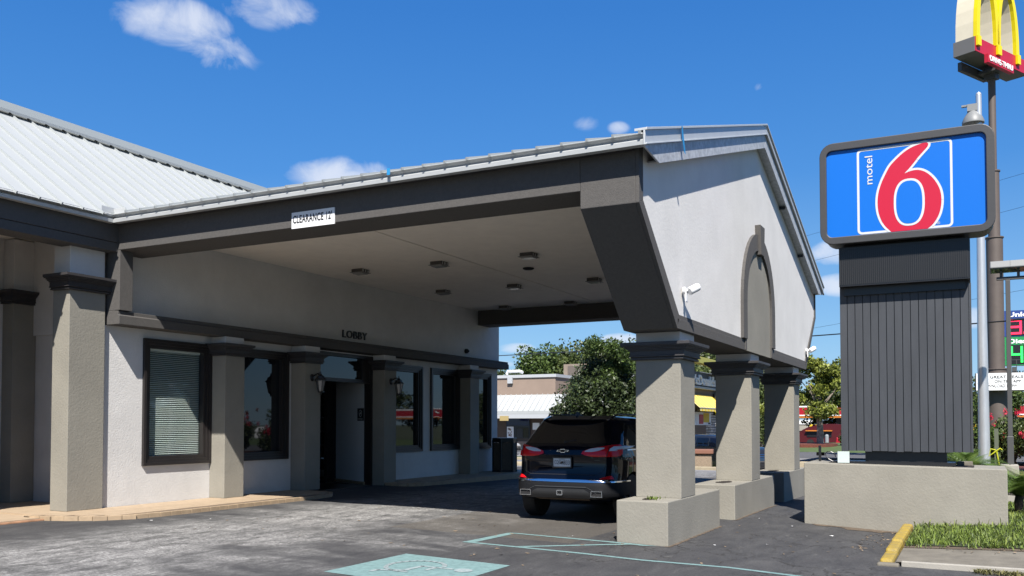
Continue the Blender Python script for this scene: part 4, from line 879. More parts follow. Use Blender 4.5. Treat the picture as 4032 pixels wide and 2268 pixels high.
    for sd_ in (-1, 1):
        tl = lambda z, a, b: (z, sd_*tY(a, z), sd_*abs(tX(b, z, 1)))
        if detail:
            lp = patch('tail_lamp', [tl(1.015, .50, .28), tl(1.03, .40, .36), tl(1.06, .31, .42), tl(1.10, .33, .44), tl(1.14, .44, .46), tl(1.185, .66, .46), tl(1.20, .74, .44)], RL, .018, 22)
            cl_ = patch('clear_lens', [(1.09, sd_*tY(.36, 1.09), sd_*tY(.48, 1.09)), (1.11, sd_*tY(.37, 1.11), sd_*tY(.58, 1.11)), (1.14, sd_*tY(.45, 1.14), sd_*tY(.65, 1.14)), (1.158, sd_*tY(.56, 1.158), sd_*tY(.655, 1.158))], CLs, .024, 8)
            cl2 = patch('clear_lens', [(1.105, sd_*tY(.72, 1.105), sd_*tY(.80, 1.105)), (1.14, sd_*tY(.725, 1.14), sd_*tY(.875, 1.14)), (1.175, sd_*tY(.76, 1.175), sd_*tY(.87, 1.175))], CLs, .024, 8)
            sp_ = patch('lamp_split', [(1.02, sd_*tY(.690, 1.02), sd_*tY(.700, 1.02)), (1.185, sd_*tY(.700, 1.185), sd_*tY(.710, 1.185))], M_black, .023, 2)
            patch('reflector', [(.675, sd_*tY(.60, .675), sd_*abs(tX(.20, .675, 1))), (.705, sd_*tY(.66, .705), sd_*abs(tX(.20, .705, 1))), (.735, sd_*tY(.78, .735), sd_*abs(tX(.18, .735, 1)))], RL, .012, 14)
            ex = MB(); yc = sd_*.60; ring(ex, [(yc-.097, .405), (yc+.097, .405), (yc+.089, .495), (yc-.089, .495)], [(yc-.088, .413), (yc+.088, .413), (yc+.08, .487), (yc-.08, .487)], -.02, .06); ob('exhaust_tip', ex, MATS['bright_trim'], t)
            ob('exhaust_bore', MB().box(.0, .04, yc-.088, yc+.088, .413, .487), M_dark, t)
        else: patch('tail_lamp', [tl(1.0, .6, .35), tl(1.15, .66, .35)], RL, .015, 10)
        patch('headlamp', [(.86, math.pi-sd_*tY(.55, .86), math.pi-sd_*tY(.90, .86)), (.94, math.pi-sd_*tY(.50, .94), math.pi-sd_*tY(.91, .94))], CLs, .012, 8)
    patch('grille', [(.46, math.pi+tY(-.45, .46), math.pi+tY(.45, .46)), (.86, math.pi+tY(-.50, .86), math.pi+tY(.50, .86))], M_black, .008, 8)
    for k in range(5): z = .52+k*.075; patch('grille_bar', [(z, math.pi+tY(-.5, z), math.pi+tY(.5, z)), (z+.022, math.pi+tY(-.5, z), math.pi+tY(.5, z))], MATS['bright_trim'], .014, 8)
    if not detail: return t
    # rear end
    patch('bumper_chrome', [(.625, tY(-.90, .625), tY(.90, .625)), (.645, tY(-.90, .645), tY(.90, .645)), (.665, tY(-.72, .665), tY(.72, .665))], mat('satin_chrome', (.75, .77, .8), .12, metal=1.), .022, 30)
    patch('rear_bumper', [(.365, tY(-.70, .365), tY(.70, .365)), (.385, tY(-.84, .385), tY(.84, .385)), (.41, tY(-.895, .41), tY(.895, .41)), (.50, tY(-.905, .50), tY(.905, .50)), (.622, tY(-.905, .622), tY(.905, .622))], mat('bumper_grey', (.014, .015, .018), .6, spec=.2), .016, 30)
    patch('bumper_recess', [(.372, tY(-.58, .372), tY(.58, .372)), (.45, tY(-.50, .45), tY(.50, .45)), (.52, tY(-.38, .52), tY(.38, .52))], PB, .021, 12)
    patch('skid_plate', [(.335, tY(-.42, .335), tY(.42, .335)), (.368, tY(-.44, .368), tY(.44, .368))], mat('skid_plate_tan', (.16, .12, .085), .5), .03, 8)
    patch('bumper_line', [(.545, tY(-.42, .545), tY(.42, .545)), (.56, tY(-.42, .56), tY(.42, .56))], mat('bumper_highlight', (.06, .062, .065), .4), .024, 10)
    for sd_ in (-1, 1): patch('bumper_line', [(.40, sd_*tY(.62, .40), sd_*tY(.635, .40)), (.55, sd_*tY(.42, .55), sd_*tY(.44, .55))], MATS['bumper_highlight'], .024, 2)
    ob('tow_hitch', ring(MB(), rrect(-.05, .05, .42, .50, .01, 2), rrect(-.036, .036, .434, .486, .006, 2), -.05, .0), MATS['bright_trim'], t)
    # tailgate: shut lines, plate recess, crease
    for sd_ in (-1, 1): patch('shut_line', [(.74, sd_*tY(.55, .74), sd_*tY(.56, .74)), (.80, sd_*tY(.66, .80), sd_*tY(.668, .80)), (.90, sd_*tY(.69, .90), sd_*tY(.697, .90)), (1.02, sd_*tY(.692, 1.02), sd_*tY(.70, 1.02))], M_dark, .002, 2)
    patch('shut_line', [(.733, tY(-.56, .733), tY(.56, .733)), (.742, tY(-.56, .742), tY(.56, .742))], M_dark, .002, 14)
    patch('plate_recess', [(.835, tY(-.24, .835), tY(.24, .835)), (.86, tY(-.40, .86), tY(.40, .86)), (.93, tY(-.50, .93), tY(.50, .93)), (1.00, tY(-.55, 1.0), tY(.55, 1.0))], paint, -.0, 12) if False else None
    patch('tailgate_crease', [(1.015, tY(-.30, 1.015), tY(.30, 1.015)), (1.03, tY(-.30, 1.03), tY(.30, 1.03))], M_dark, .003, 10)
    sp = MB(); 
    for k in range(15):
        yv = -.56+k*.08; xr_ = pt(tY(yv, 1.60), 1.60)[0]; sp.v += [(xr_-.10-.02*(1-(yv/.56)**2), yv, 1.592), (xr_+.12, yv, 1.648), (xr_+.10, yv, 1.60), (xr_-.09-.02*(1-(yv/.56)**2), yv, 1.577)]
    for k in range(14):
        for j in range(4): a = k*4+j; b = k*4+(j+1) % 4; sp.f.append((a, b, b+4, a+4)); sp.m.append(0)
    sp.f += [(0, 1, 2, 3), (56, 57, 58, 59)]; sp.m += [0, 0]; ob('spoiler', sp, paint, t, 40)
    ob('antenna_fin', MB().add([(.62, -.035, 1.645), (.62, .035, 1.645), (.86, -.03, 1.65), (.86, .03, 1.65), (.63, 0, 1.715), (.68, 0, 1.715)], [(0, 1, 4), (0, 4, 5, 2), (1, 3, 5, 4), (2, 5, 3), (0, 2, 3, 1)]), M_black, t)
    for sd_ in (-1, 1): ob('roof_rail', MB().tube([(.78, sd_*.57, 1.63), (.90, sd_*.60, 1.672), (1.9, sd_*.60, 1.675), (2.15, sd_*.57, 1.63)], .016, 6), M_black, t)
    ob('wiper', MB().tube([(.17, .0, 1.235), (.205, -.15, 1.262), (.215, -.32, 1.262)], .010, 5).lathe([(.03, 0), (.02, -.02)], (.19, 0, 1.225), 'x', 8), PB, t)
    # plate with lettering
    lp = link('licence_plate', MB().box(.055, .066, -.153, .153, .845, 1.0).mesh('licence_plate', Mw), t)
    ob('plate_frame', ring(MB(), rrect(-.162, .162, .838, 1.007, .01, 2), rrect(-.146, .146, .858, .985, .006, 2), .047, .056), M_black, lp)
    text('plate_number', plate[:3], M_txtb, lp, (.0545, .128, .888), (0, -1, 0), (0, 0, 1), 1, width=.108, height=.066, depth=.001, bold=.01)
    text('plate_number', plate[3:], M_txtb, lp, (.0545, .006, .888), (0, -1, 0), (0, 0, 1), 1, width=.135, height=.066, depth=.001, bold=.01)
    text('plate_state', 'GEORGIA', M_txtb, lp, (.0545, .055, .965), (0, -1, 0), (0, 0, 1), 1, width=.11, height=.014, depth=.001)
    ob('plate_motif', flat(MB(), [(p[0]+1.0, p[1]) for p in ell(0.01, .918, .018, .024, 2)], .0550), mat('plate_peach', (.85, .35, .12), .5), lp)
    # cross-shaped badge
    bow = [(-.105, -.012), (-.040, -.012), (-.034, -.028), (.036, -.028), (.040, -.012), (.088, -.012), (.105, .014), (.040, .014), (.036, .030), (-.034, .030), (-.040, .014), (-.088, .014)]
    ob('badge', MB().prism([(-p[0], p[1]+1.10) for p in bow], 'x', .075, .10), MATS['bright_trim'], t)
    ob('badge_inner', MB().prism([(-p[0]*.86, p[1]*.66+1.1005) for p in bow], 'x', .073, .08), M_dark, t)
    return t
P_black = mat('black_paint', (.004, .006, .013), .05, spec=.30, coat=.15); P_sil = mat('silver_paint', (.50, .51, .52), .25, metal=.5, coat=1.); P_dk = mat('dark_blue_grey_paint', (.025, .028, .034), .2, coat=.3)
suv = car('parked_car', 'glossy black crossover parked under the canopy, rear end with licence plate facing out', P_black, (12.82, 5.74, .085), rad(0))
car2 = car('parked_car', 'dark blue-grey crossover in front of the stone-faced restaurant corner', P_dk, (41.3, 11.7, -.50), rad(232.5), detail=False, sc=(1, 1, 1.0)); 
car3 = car('parked_car', 'silver car at the drive-through window of the beige restaurant', P_sil, (51.6, 30.55, -.55), rad(272), detail=False, sc=(.95, .95, .88))

# ------------------------------------------------------------------ poles and high signs
t = thing('silver_pole', 'tall galvanised pole with floodlight rising behind the roadside sign', 'pole', (23.5, -.15, -.25))
ob('shaft', MB().tube([(0, 0, 0), (0, 0, 9.53)], [.135, .062], 18), M_silver, t, 40); ob('cap', MB().lathe([(.064, 9.53), (.05, 9.57), (.0, 9.58)], (0, 0, 0)), M_silver, t)
ob('floodlight', MB().lathe([(.0, .30), (.10, .26), (.20, .10), (.24, 0), (.24, -.04), (.20, -.06)], (.05, .12, 8.92), 'z', 18), M_flood, t, 40); ob('floodlight_bracket', MB().box(-.06, .10, .0, .24, 9.16, 9.32).box(-.04, .04, .20, .36, 9.28, 9.32), M_flood, t)
t = thing('double_floodlight', 'slim dark post carrying two square floodlights, right of the roadside sign', 'lamp post', (21.7, -.63, -.20))
ob('post', MB().box(-.035, .035, -.045, .045, .95, 4.85), M_grey, t, bevel=.008); ob('base_collar', MB().box(-.05, .05, -.06, .06, .95, 1.55), M_grey, t, bevel=.01)
ob('crossarm', MB().box(-.03, .03, -.31, .21, 4.85, 4.92), M_grey, t, bevel=.01)
for yy in (-.20, .12):
    h = ob('floodlight_head', MB().box(-.16, .16, -.20, .20, -.07, .09), M_flood, t, bevel=.02); h.location = (-.03, yy*1.1, 5.12); h.rotation_euler = (0, rad(14), 0)
    ob('knuckle', MB().tube([(0, yy, 4.92), (0, yy, 5.05)], .028, 8), M_grey, t); ob('lens', MB().box(-.13, .13, -.17, .17, -.078, -.071), M_clear, h)
tag(ob('concrete_pier', MB().prism([(-.24, -.3), (.22, -.3), (.17, .76), (-.17, .76)], 'x', -.17, .17), M_concl, bevel=.02), 'weathered concrete pier at the foot of the slim dark lamp post', 'pier').location = (21.7, -.60, 0)
t = thing('marker_stake', 'grey-green stake with yellow tape tied round it behind the sign planter', 'stake', (19.3, -.33, -.1))
ob('stake', MB().box(-.02, .02, -.035, .035, 0, 1.62), mat('weathered_stake', (.15, .17, .12), .9), t); M_ytape = mat('yellow_tape', (.72, .74, .03), .5)
ob('tape_knot', MB().tube([(-.03, .02, 1.22), (-.05, .10, 1.24), (-.05, .13, 1.10), (-.04, .03, 1.18), (-.05, -.06, 1.25), (-.04, -.09, 1.22)], .014, 5), M_ytape, t); ob('tape_tail', MB().tube([(-.04, 0, 1.2), (-.045, -.045, .9), (-.04, -.05, .55)], .012, 5), M_ytape, t)
# restaurant pylon
PX, PY = 56.3, -1.02
t = thing('pylon_pole', 'thick brown stepped steel pole of the golden-arch sign', 'pole', (PX, PY, -.6))
for za, zb2, rr in ((0, 5.25, .54), (5.25, 12.5, .42), (12.5, 16.2, .30), (16.2, 21.6, .19)):
    rr *= 1.0; ob('pole_section', MB().tube([(0, 0, za), (0, 0, zb2)], rr, 24), M_brown, t, 40); ob('flange', MB().lathe([(rr, zb2-.05), (rr+.05, zb2-.05), (rr+.05, zb2+.02), (rr*.8, zb2+.02)], (0, 0, 0), 'z', 24), M_brown, t)
hd = thing('arch_pylon_sign', 'yellow double-arch sign on a red beam reading DRIVE-THRU, top right', 'sign', (PX, PY, 21.45), rad(-27))
M_red = mat('sign_red_panel', (.70, .02, .05), .4); M_arch = mat('arch_yellow', (1.15, .92, .0), .4); M_cream = mat('arch_cream_side', (1.0, .90, .68), .6, 0, 1, .05, 2)
ob('beam', MB().box(-2.92, 2.92, -.56, .60, 0, .80), mat('beam_grey', (.20, .195, .19), .6), hd, bevel=.01); ob('red_face', MB().box(-2.90, 2.90, -.595, -.562, .02, .79), M_red, hd)
ob('neck', MB().box(-.25, .25, -.3, .3, -.75, 0), M_grey, hd)
ob('drive_plate', MB().box(-2.25, .52, -.95, -.72, -.56, -.08), M_red, hd, bevel=.01); ob('plate_arm', MB().box(-.6, .2, -.72, .50, -.45, -.3), M_grey, hd)
ob('rear_plate', MB().box(-2.25, .52, .50, .72, -.56, -.08), M_grey, hd, bevel=.01)
text('lettering', 'DRIVE-THRU', M_txtw, hd, (-2.12, -.952, -.46), (1, 0, 0), (0, 0, 1), 1, width=2.5, height=.29, depth=.03, bold=.02)
def arch_pts(cx, hw, h, n=16):
    return [(cx-hw*math.cos(math.pi*i/n), .0+h*math.sin(math.pi*i/n)**.92) for i in range(n+1)]
for cx in (-1.63, .60):
    o_ = arch_pts(cx, 1.22, 3.75); i_ = arch_pts(cx, .88, 3.35)
    for k in range(16):
        q = [o_[k], o_[k+1], i_[k+1], i_[k]]; ob('arch_side', MB().prism([(a, b+.80) for a, b in q], 'y', -.46, .50), M_cream, hd)
    o2 = arch_pts(cx, 1.23, 3.77); i2 = arch_pts(cx, .89, 3.38)
    for k0, k1 in ((0, 5), (5, 11), (11, 16)):
        mby = MB()
        for k in range(k0, k1): mby.prism([(a, b+.80) for a, b in [o2[k], o2[k+1], i2[k+1], i2[k]]], 'y', -.66, -.462)
        ob('arch_face', mby, M_arch, hd)
for cx, w_ in ((-2.69, .17), (-.515, .20), (1.66, .17)): ob('arch_foot', MB().box(cx-w_, cx+w_, -.74, -.598, .30, .83), M_arch, hd, bevel=.01)
# reader board
t = thing('reader_board', 'white changeable-letter board reading GREAT DEALS ON THE APP, on the brown pole', 'sign', (55.5, -1.1, 3.4)); t.rotation_euler = (0, 0, rad(4))
ob('cabinet', MB().box(-.25, .25, -1.22, 1.12, .02, .98), M_brown, t, bevel=.01); ob('face', MB().box(-.27, -.251, -1.20, 1.10, .04, .96), M_txtw, t)
for i, (w_, o0, wd) in enumerate((('GREAT DEALS', .44, 1.58), ('ON THE APP', .22, 1.25), ('DOWNLOAD NOW', .86, 1.72))): text('lettering', w_, M_txtb, t, (-.272, o0, .68-i*.24), (0, -1, 0), (0, 0, 1), 1, width=wd, height=.15, depth=.01, bold=.012)
for k in range(3): ob('letter_rail', MB().box(-.274, -.271, -1.18, 1.08, .645-k*.24, .655-k*.24), M_silver, t)
# fuel price sign
t = thing('fuel_price_sign', 'tall fuel price sign with blue Unleaded and green Diesel panels at the right edge', 'sign', (79.5, -4.0, -.9))
ob('post', MB().box(-.2, .2, -1.6, -1.2, 0, 6.9).box(-.2, .2, 1.2, 1.5, 0, 6.9), M_grey, t); 
ob('blue_panel', MB().box(-.3, .3, -2.6, 2.05, 9.25, 11.25), mat('panel_blue', (.02, .07, .32), .5), t); ob('green_panel', MB().box(-.3, .3, -2.6, 1.98, 7.0, 9.22), mat('panel_green', (.01, .36, .09), .5), t)
text('lettering', 'Unleaded', M_txtw, t, (-.31, 1.75, 10.75), (0, -1, 0), (0, 0, 1), 1, height=.36, width=2.7, depth=.02, bold=.03); text('lettering', 'Diesel', M_txtw, t, (-.31, 1.75, 8.70), (0, -1, 0), (0, 0, 1), 1, height=.36, width=1.75, depth=.02, bold=.03)
ob('digit_window', MB().box(-.33, -.302, -2.5, 1.75, 9.32, 10.62), M_black, t); ob('digit_window', MB().box(-.33, -.302, -2.5, 1.72, 7.12, 8.60), M_black, t)
def seg(ds, yl, zb3, h, w_, m, par):
    th_ = .17; mb_ = MB(); S7 = {'a': (0, w_, h-th_, h), 'g': (0, w_, h/2-th_/2, h/2+th_/2), 'd': (0, w_, 0, th_), 'b': (w_-th_, w_, h/2, h), 'c': (w_-th_, w_, 0, h/2), 'f': (0, th_, h/2, h), 'e': (0, th_, 0, h/2)}
    for i, c in enumerate(ds):
        a, b, z_a, z_b = S7[c]; mb_.box(-.345-.003*i, -.331, yl-b+.01, yl-a-.01, zb3+z_a+.01, zb3+z_b-.01)
    ob('digit', mb_, m, par)
Mrd = mat('red_digit', (.9, .01, .05), .5, emit=((1, .02, .07), .9)); Mgd = mat('green_digit', (.02, .8, .08), .5, emit=((.02, 1, .1), .8))
seg('abgcd', 1.65, 9.40, 1.14, .85, Mrd, t); seg('fgbc', 1.60, 7.22, 1.28, .85, Mgd, t)
ob('decimal_point', MB().box(-.345, -.331, .50, .68, 9.41, 9.60), Mrd, t); ob('decimal_point', MB().box(-.345, -.331, .42, .62, 7.24, 7.44), Mgd, t)
ob('catwalk_rail', MB().box(-.9, -.86, -2.6, 2.3, 6.95, 6.99).box(-.9, -.86, -2.6, 2.3, 7.4, 7.43).box(-.9, -.3, -2.6, 2.3, 6.3, 6.36), M_grey, t)
for yy in np.arange(-2.4, 2.4, .6): ob('rail_post', MB().box(-.9, -.86, yy, yy+.04, 6.36, 7.4), M_grey, t)
# overhead cables
def cable(a, b, sag, rr, label):
    a = Vector(a); b = Vector(b); pts = [a.lerp(b, k/24)-Vector((0, 0, sag*4*(k/24)*(1-k/24))) for k in range(25)]
    tag(ob('utility_cable', MB().tube(pts, rr, 5), M_black), label, 'cable')
cable((75, 58, 8.1), (42, -22, 6.8), .6, .035, 'thick dark cable crossing low behind the canopy and roadside sign')
for i, (za, lab) in enumerate(((24.5, 'thin cable, topmost of three above the roadside sign at right'), (21.5, 'thin cable, middle of three above the roadside sign at right'), (14.0, 'thin cable, lowest of three beside the roadside sign'))):
    cable((118, 40, za-3), (78, -30, za+2), .5, .014, lab)

# ------------------------------------------------------------------ restaurant
R = thing('restaurant_building', 'beige and stone fast-food restaurant with white metal mansard and yellow awnings', 'building', (0, 0, 0))
M_beige = mat('beige_stucco', (.40, .30, .235), .9, .2, 10, .08, .8); M_beiged = mat('brown_stucco', (.17, .125, .10), .9, .2, 10, .08, .8); M_capm = mat('white_coping', (.62, .64, .66), .5)
# front wall line parallel to Y at x = 59 .. ; drive-through bay from y=26.5 leftwards
ob('bay_wall', MB().box(59.2, 75, 26.9, 44, 2.3, 5.0), M_beige, R); ob('bay_lower_wall', MB().box(59.4, 75, 27.1, 44, .35, 2.3), M_beiged, R); ob('bay_plinth', MB().box(59.3, 75, 27.0, 44, -1, .349), M_beige, R)
ob('bay_coping', MB().box(59.1, 75, 26.8, 44, 5.0, 5.22), M_capm, R)
ob('middle_wall', MB().box(63.8, 80, 17.5, 26.899, 2.3, 5.15), M_beige, R); ob('middle_lower_wall', MB().box(64.0, 80, 17.5, 27.0, -1, 2.3), M_beiged, R); ob('middle_coping', MB().box(63.7, 80, 17.5, 26.79, 5.15, 5.36), M_capm, R)
def skirt(x0, y0, y1, zt_, zb_, ov, name='mansard'):
    m_ = ob(name, MB().prism([(x0, zt_), (x0-ov, zb_), (x0-ov, zb_-.22), (x0, zb_-.22)], 'y', y0, y1), M_roof, R)
    n_ = int((y1-y0)/.42)
    for k in range(n_+1):
        yy = y0+k*(y1-y0)/n_; ob('standing_seam', MB().prism([(x0, zt_+.06), (x0-ov-.02, zb_+.06), (x0-ov-.02, zb_), (x0, zt_)], 'y', yy-.02, yy+.02), M_galv, m_)
    return m_
skirt(59.19, 26.2, 42, 3.75, 2.55, 1.5); skirt(63.79, 17.6, 25.6, 3.75, 2.55, 1.5)
# hipped return of the bay
hb = MB().add([(59.19, 26.2, 3.75), (57.69, 25.4, 2.55), (64, 25.4, 2.55), (64, 26.85, 3.75), (57.69, 26.2, 2.55), (57.69, 25.4, 2.33), (64, 25.4, 2.33), (57.69, 26.2, 2.33)], [(0, 1, 2, 3), (0, 4, 1), (1, 5, 6, 2), (4, 7, 5, 1)])
hp = ob('hip_return', hb, M_roof, R)
for k in range(9): xx = 58.6+k*.6; ob('standing_seam', MB().add([(xx, 25.4, 2.61), (xx+.04, 25.4, 2.61), (xx+.64, 26.6, 3.70), (xx+.60, 26.6, 3.70), (xx, 25.4, 2.55), (xx+.04, 25.4, 2.55)], [(0, 1, 2, 3), (0, 4, 5, 1)]), M_gut, hp)
ob('fascia', MB().box(57.67, 57.80, 25.4, 42, 2.02, 2.32), M_capm, R)
ob('soffit_panel', MB().box(57.8, 59.3, 25.5, 42, 2.28, 2.34), M_beige, R)
# drive-through window
w_ = ob('window', MB().box(59.30, 59.38, 29.0, 30.95, .55, 2.15), M_black, R); ob('pane', MB().box(59.28, 59.295, 29.05, 30.9, 1.5, 2.1), mat('blue_glass', (.01, .02, .09), .1), w_); ob('pane', MB().box(59.28, 59.295, 29.1, 30.1, .62, 1.35), M_glass, w_)
ob('sliding_sash', MB().box(59.25, 59.28, 29.55, 30.05, .62, 1.30), M_frame, w_)
ps = ob('poster', MB().box(59.24, 59.26, 30.30, 30.85, .60, 1.42), M_txtw, R); rg3 = random.Random(3)
for k in range(16): a, b = 30.36+rg3.random()*.36, .68+rg3.random()*.55; ob('print_block', MB().box(59.232, 59.238, a, a+.03+rg3.random()*.08, b, b+.04+rg3.random()*.1), mat('poster_print_%d' % (k % 3), ((.35, .12, .08), (.25, .26, .28), (.5, .35, .2))[k % 3], .6), ps)
ob('menu_card', MB().box(59.25, 59.27, 28.2, 28.75, 1.2, 1.7), M_txtw, R); ob('yellow_box', MB().box(57.62, 57.67, 29.9, 30.6, 1.85, 2.2), mat('amber_panel', (.55, .42, .18), .6), R)
ob('roof_vent', MB().tube([(59.5, 31.0, 5.3), (59.5, 30.9, 5.5), (59.4, 29.9, 5.5), (59.3, 29.6, 5.4)], .12, 8), M_wht, R); ob('downspout_head', MB().box(59.0, 59.15, 30.3, 30.7, 4.6, 5.1), M_galv, R)
hv = ob('hvac_unit', MB().box(69, 72, 28.0, 30.6, 5.0, 6.6), mat('hvac_tan', (.34, .27, .21), .8, 0, 1, .1, 1), R); ob('hvac_screen', MB().box(68.93, 68.99, 28.7, 30.2, 5.3, 6.45), mat('hvac_screen', (.17, .14, .12), .9), hv)
# stone-faced entrance block: its long face looks to the street (-Y)
Mj = mat('stone_joint', (.24, .20, .17), .95)  # brown joint colour showing between the stones
stn = ob('stone_wall', MB().box(50.5, 70, 15.36, 17.3, -1, 3.80), Mj, R); rg4 = random.Random(8)
Mst = [mat('pale_stone_%d' % k, c, .9, .8, 12, .2, 4) for k, c in enumerate(((.95, .84, .72), (.72, .62, .52), (1.05, .95, .85)))]
sme = []
for k in range(6):
    w2, h2 = rg4.uniform(.28, .60), .145; sme.append((w2, MB().add([(0, 0, 0), (w2, 0, .01), (w2-.01, 0, h2), (.02, 0, h2-.01), (.03, -.06, .03), (w2-.03, -.05-.03*rg4.random(), .03), (w2-.04, -.06, h2-.03), (.04, -.05-.03*rg4.random(), h2-.03)], [(4, 5, 6, 7), (0, 1, 5, 4), (1, 2, 6, 5), (2, 3, 7, 6), (3, 0, 4, 7)]).mesh('stone', Mst[k % 3])))
z = -.9; cnt = 0
while z < 3.65:
    x = 54.6+rg4.random()*.3
    while x < 61.0:
        w2, me = sme[rg4.randrange(6)]
        if cnt < 298: link('stone', me, stn, (x, 15.36, z)); cnt += 1
        x += w2+.02
    z += .165
sb = ob('sign_band', MB().box(50.4, 66, 15.22, 17.4, 3.93, 4.85), mat('charcoal_sign_band', (.05, .05, .058), .5), R); ob('band_edge', MB().box(50.3, 66.1, 15.10, 17.4, 3.80, 3.93), M_capm, R)
text('lettering', "McDonald's", M_txtw, sb, (53.15, 15.215, 4.02), (1, 0, 0), (0, 0, 1), 1, width=5.5, height=.66, depth=.10, bold=.03)
M_aw = mat('awning_yellow', (1.2, .80, .03), .6); M_aw2 = mat('awning_pale_stripe', (1.2, 1.0, .38), .6)
a_ = ob('awning', MB().box(52.0, 58.1, 15.30, 15.35, 3.40, 3.44), M_aw, R)
for k in range(18):
    xa = 52.0+k*.34; xb = xa+.34
    ob('awning_stripe', MB().add([(xa, 15.29, 3.42), (xb, 15.29, 3.42), (xb, 14.35, 2.55), (xa, 14.35, 2.55), (xb, 14.35, 2.38), (xa, 14.35, 2.38)], [(0, 1, 2, 3), (3, 2, 4, 5)]), M_aw if k % 2 else M_aw2, a_)
ob('awning_rail', MB().box(52.0, 58.15, 14.33, 14.36, 2.55, 2.60), M_galv, a_)
ob('entrance_recess', MB().box(52.0, 56.4, 15.20, 15.35, -.6, 1.6), M_black, R)
pw = ob('window_poster', MB().box(52.5, 57.4, 15.14, 15.17, 1.55, 2.35), M_txtw, R); ob('poster_art', MB().box(55.6, 56.9, 15.12, 15.135, 1.72, 2.3), M_aw, pw); ob('poster_art', MB().box(54.6, 55.5, 15.12, 15.135, 1.62, 2.2), M_red, pw); ob('poster_art', MB().box(56.7, 57.2, 15.12, 15.135, 1.60, 1.70), M_txtb, pw)
me_ = ob('arch_emblem', MB().box(58.6, 61.4, 15.2, 15.3, 2.2, 3.6), M_txtb, R)
for cx in (59.3, 60.6):
    q = MB(); o_ = [(cx+.66*math.cos(math.pi*i/12), 2.2+1.35*math.sin(math.pi*i/12)**.8) for i in range(13)]; i_ = [(cx+.40*math.cos(math.pi*i/12), 2.2+1.15*math.sin(math.pi*i/12)**.8) for i in range(13)]
    for k in range(12): q.prism([o_[k], o_[k+1], i_[k+1], i_[k]], 'y', 15.10, 15.19)
    ob('emblem_arch', q, M_arch, me_)
bl = MB()
for k in range(14): a, b = 55.6+k*.34, 55.6+(k+1)*.34; f0, f1 = k/14, (k+1)/14; bl.prism([(a, 5.62-.95*f0**2.2), (b, 5.62-.95*f1**2.2), (b, 5.25-.95*f1**2), (a, 5.25-.95*f0**2)], 'y', 14.5, 15.1)
bl.prism([(50, 5.62), (55.6, 5.62), (55.6, 5.25), (50, 5.25)], 'y', 14.5, 15.1); ob('roof_beam', bl, mat('olive_yellow_beam', (.60, .56, .10), .5), R)
ob('white_sign', MB().box(63.6, 63.68, 17.2, 19.4, 4.2, 4.85), M_txtb, R); ob('white_sign_face', MB().box(63.55, 63.6, 17.3, 18.0, 4.3, 4.7).box(63.55, 63.6, 18.2, 18.9, 4.3, 4.7), M_txtw, R)
tag(ob('green_hedge', MB().box(0, .1, 0, .1, 0, .1), M_dark), 'x', 'x'); bpy.data.objects.remove(bpy.data.objects['green_hedge'])
# concrete litter bin
t = thing('concrete_bin', 'pebbled concrete litter bin with a brown lid on the verge before the dark crossover', 'bin', (37.6, 10.25, -.42), rad(12))
ob('body', MB().box(-.3, .3, -.35, .35, 0, .76), mat('tan_aggregate', (.40, .30, .21), .9, .8, 30, .3, 25), t, bevel=.02); ob('lid', MB().box(-.4, .4, -.42, .42, .78, .97), mat('lid_brown', (.30, .13, .08), .7), t, bevel=.03)
# verge kerbs, islands
def kerb_run(x0, x1, y0, y1, m, h=.14, seglen=2.0, ax='y'):
    k_ = thing('kerb', '', 'kerb'); del k_['category']; del k_['label']; struct(k_)
    a, b = (y0, y1) if ax == 'y' else (x0, x1); n_ = max(1, int((b-a)/seglen))
    for i in range(n_):
        p, q = a+(b-a)*i/n_+.01, a+(b-a)*(i+1)/n_-.01
        if ax == 'y': xc, yc = (x0+x1)/2, (p+q)/2; o_ = MB().box(x0, x1, p, q, zg(xc, yc)-.2, zg(xc, yc)+h)
        else: xc, yc = (p+q)/2, (y0+y1)/2; o_ = MB().box(p, q, y0, y1, zg(xc, yc)-.2, zg(xc, yc)+h)
        ob('kerb_stone', o_, m, k_, bevel=.03)
M_kc = mat('buff_kerb', (.52, .44, .30), .9, .3, 20, .2, 2)
kerb_run(36.6, 36.9, 9.0, 34, M_kc)
L_lawn = mat('mown_lawn', (.10, .155, .035), .95, .5, 12, .25, 2)
yl = [9.0, 12.4, 20, 34]
struct(sheet('verge_lawn', [36.9, 38, 39.2], yl, L_lawn, .10)); kerb_run(39.2, 39.45, 9.0, 34, M_kc)
kerb_run(46.5, 46.8, 16, 40, M_kc); struct(sheet('island_lawn', [46.8, 48, 49.5], [16, 20, 30, 40], L_lawn, .10))
# right lawn with mulch bed
struct(sheet('right_lawn', [42.5, 45, 50, 56, 62], [-30, -20, -10, -3, -1, 1.2, 2.5, 3.5, 4.3, 7, 9], L_lawn, .55, zf=lambda x, y: zg(x, y)*.5+interp(x, [42, 50], [0, .15])))
kerb_run(42.1, 42.5, -30, 9.2, M_kc, .34)
mu = MB(); mu.prism([(50+2.6*math.cos(a), 8.0+1.5*math.sin(a)) for a in np.arange(0, 6.28, .4)], 'z', .2, .58); struct(ob('mulch_bed', mu, M_mulch))
struct(sheet('mulch_border', [26, 28, 31], [-12, -6, -3, -1, .1], M_mulch, .35, zf=lambda x, y: -.1+.02*(x-26))); kerb_run(25.6, 26, -12, .1, M_kc, .48)
struct(sheet('side_lawn', [22.2, 24, 25.6], [-12, -6, -3, -1.0], L_lawn, .0, zf=lambda x, y: interp(x, [22.2, 25.6], [-.1, .12])))

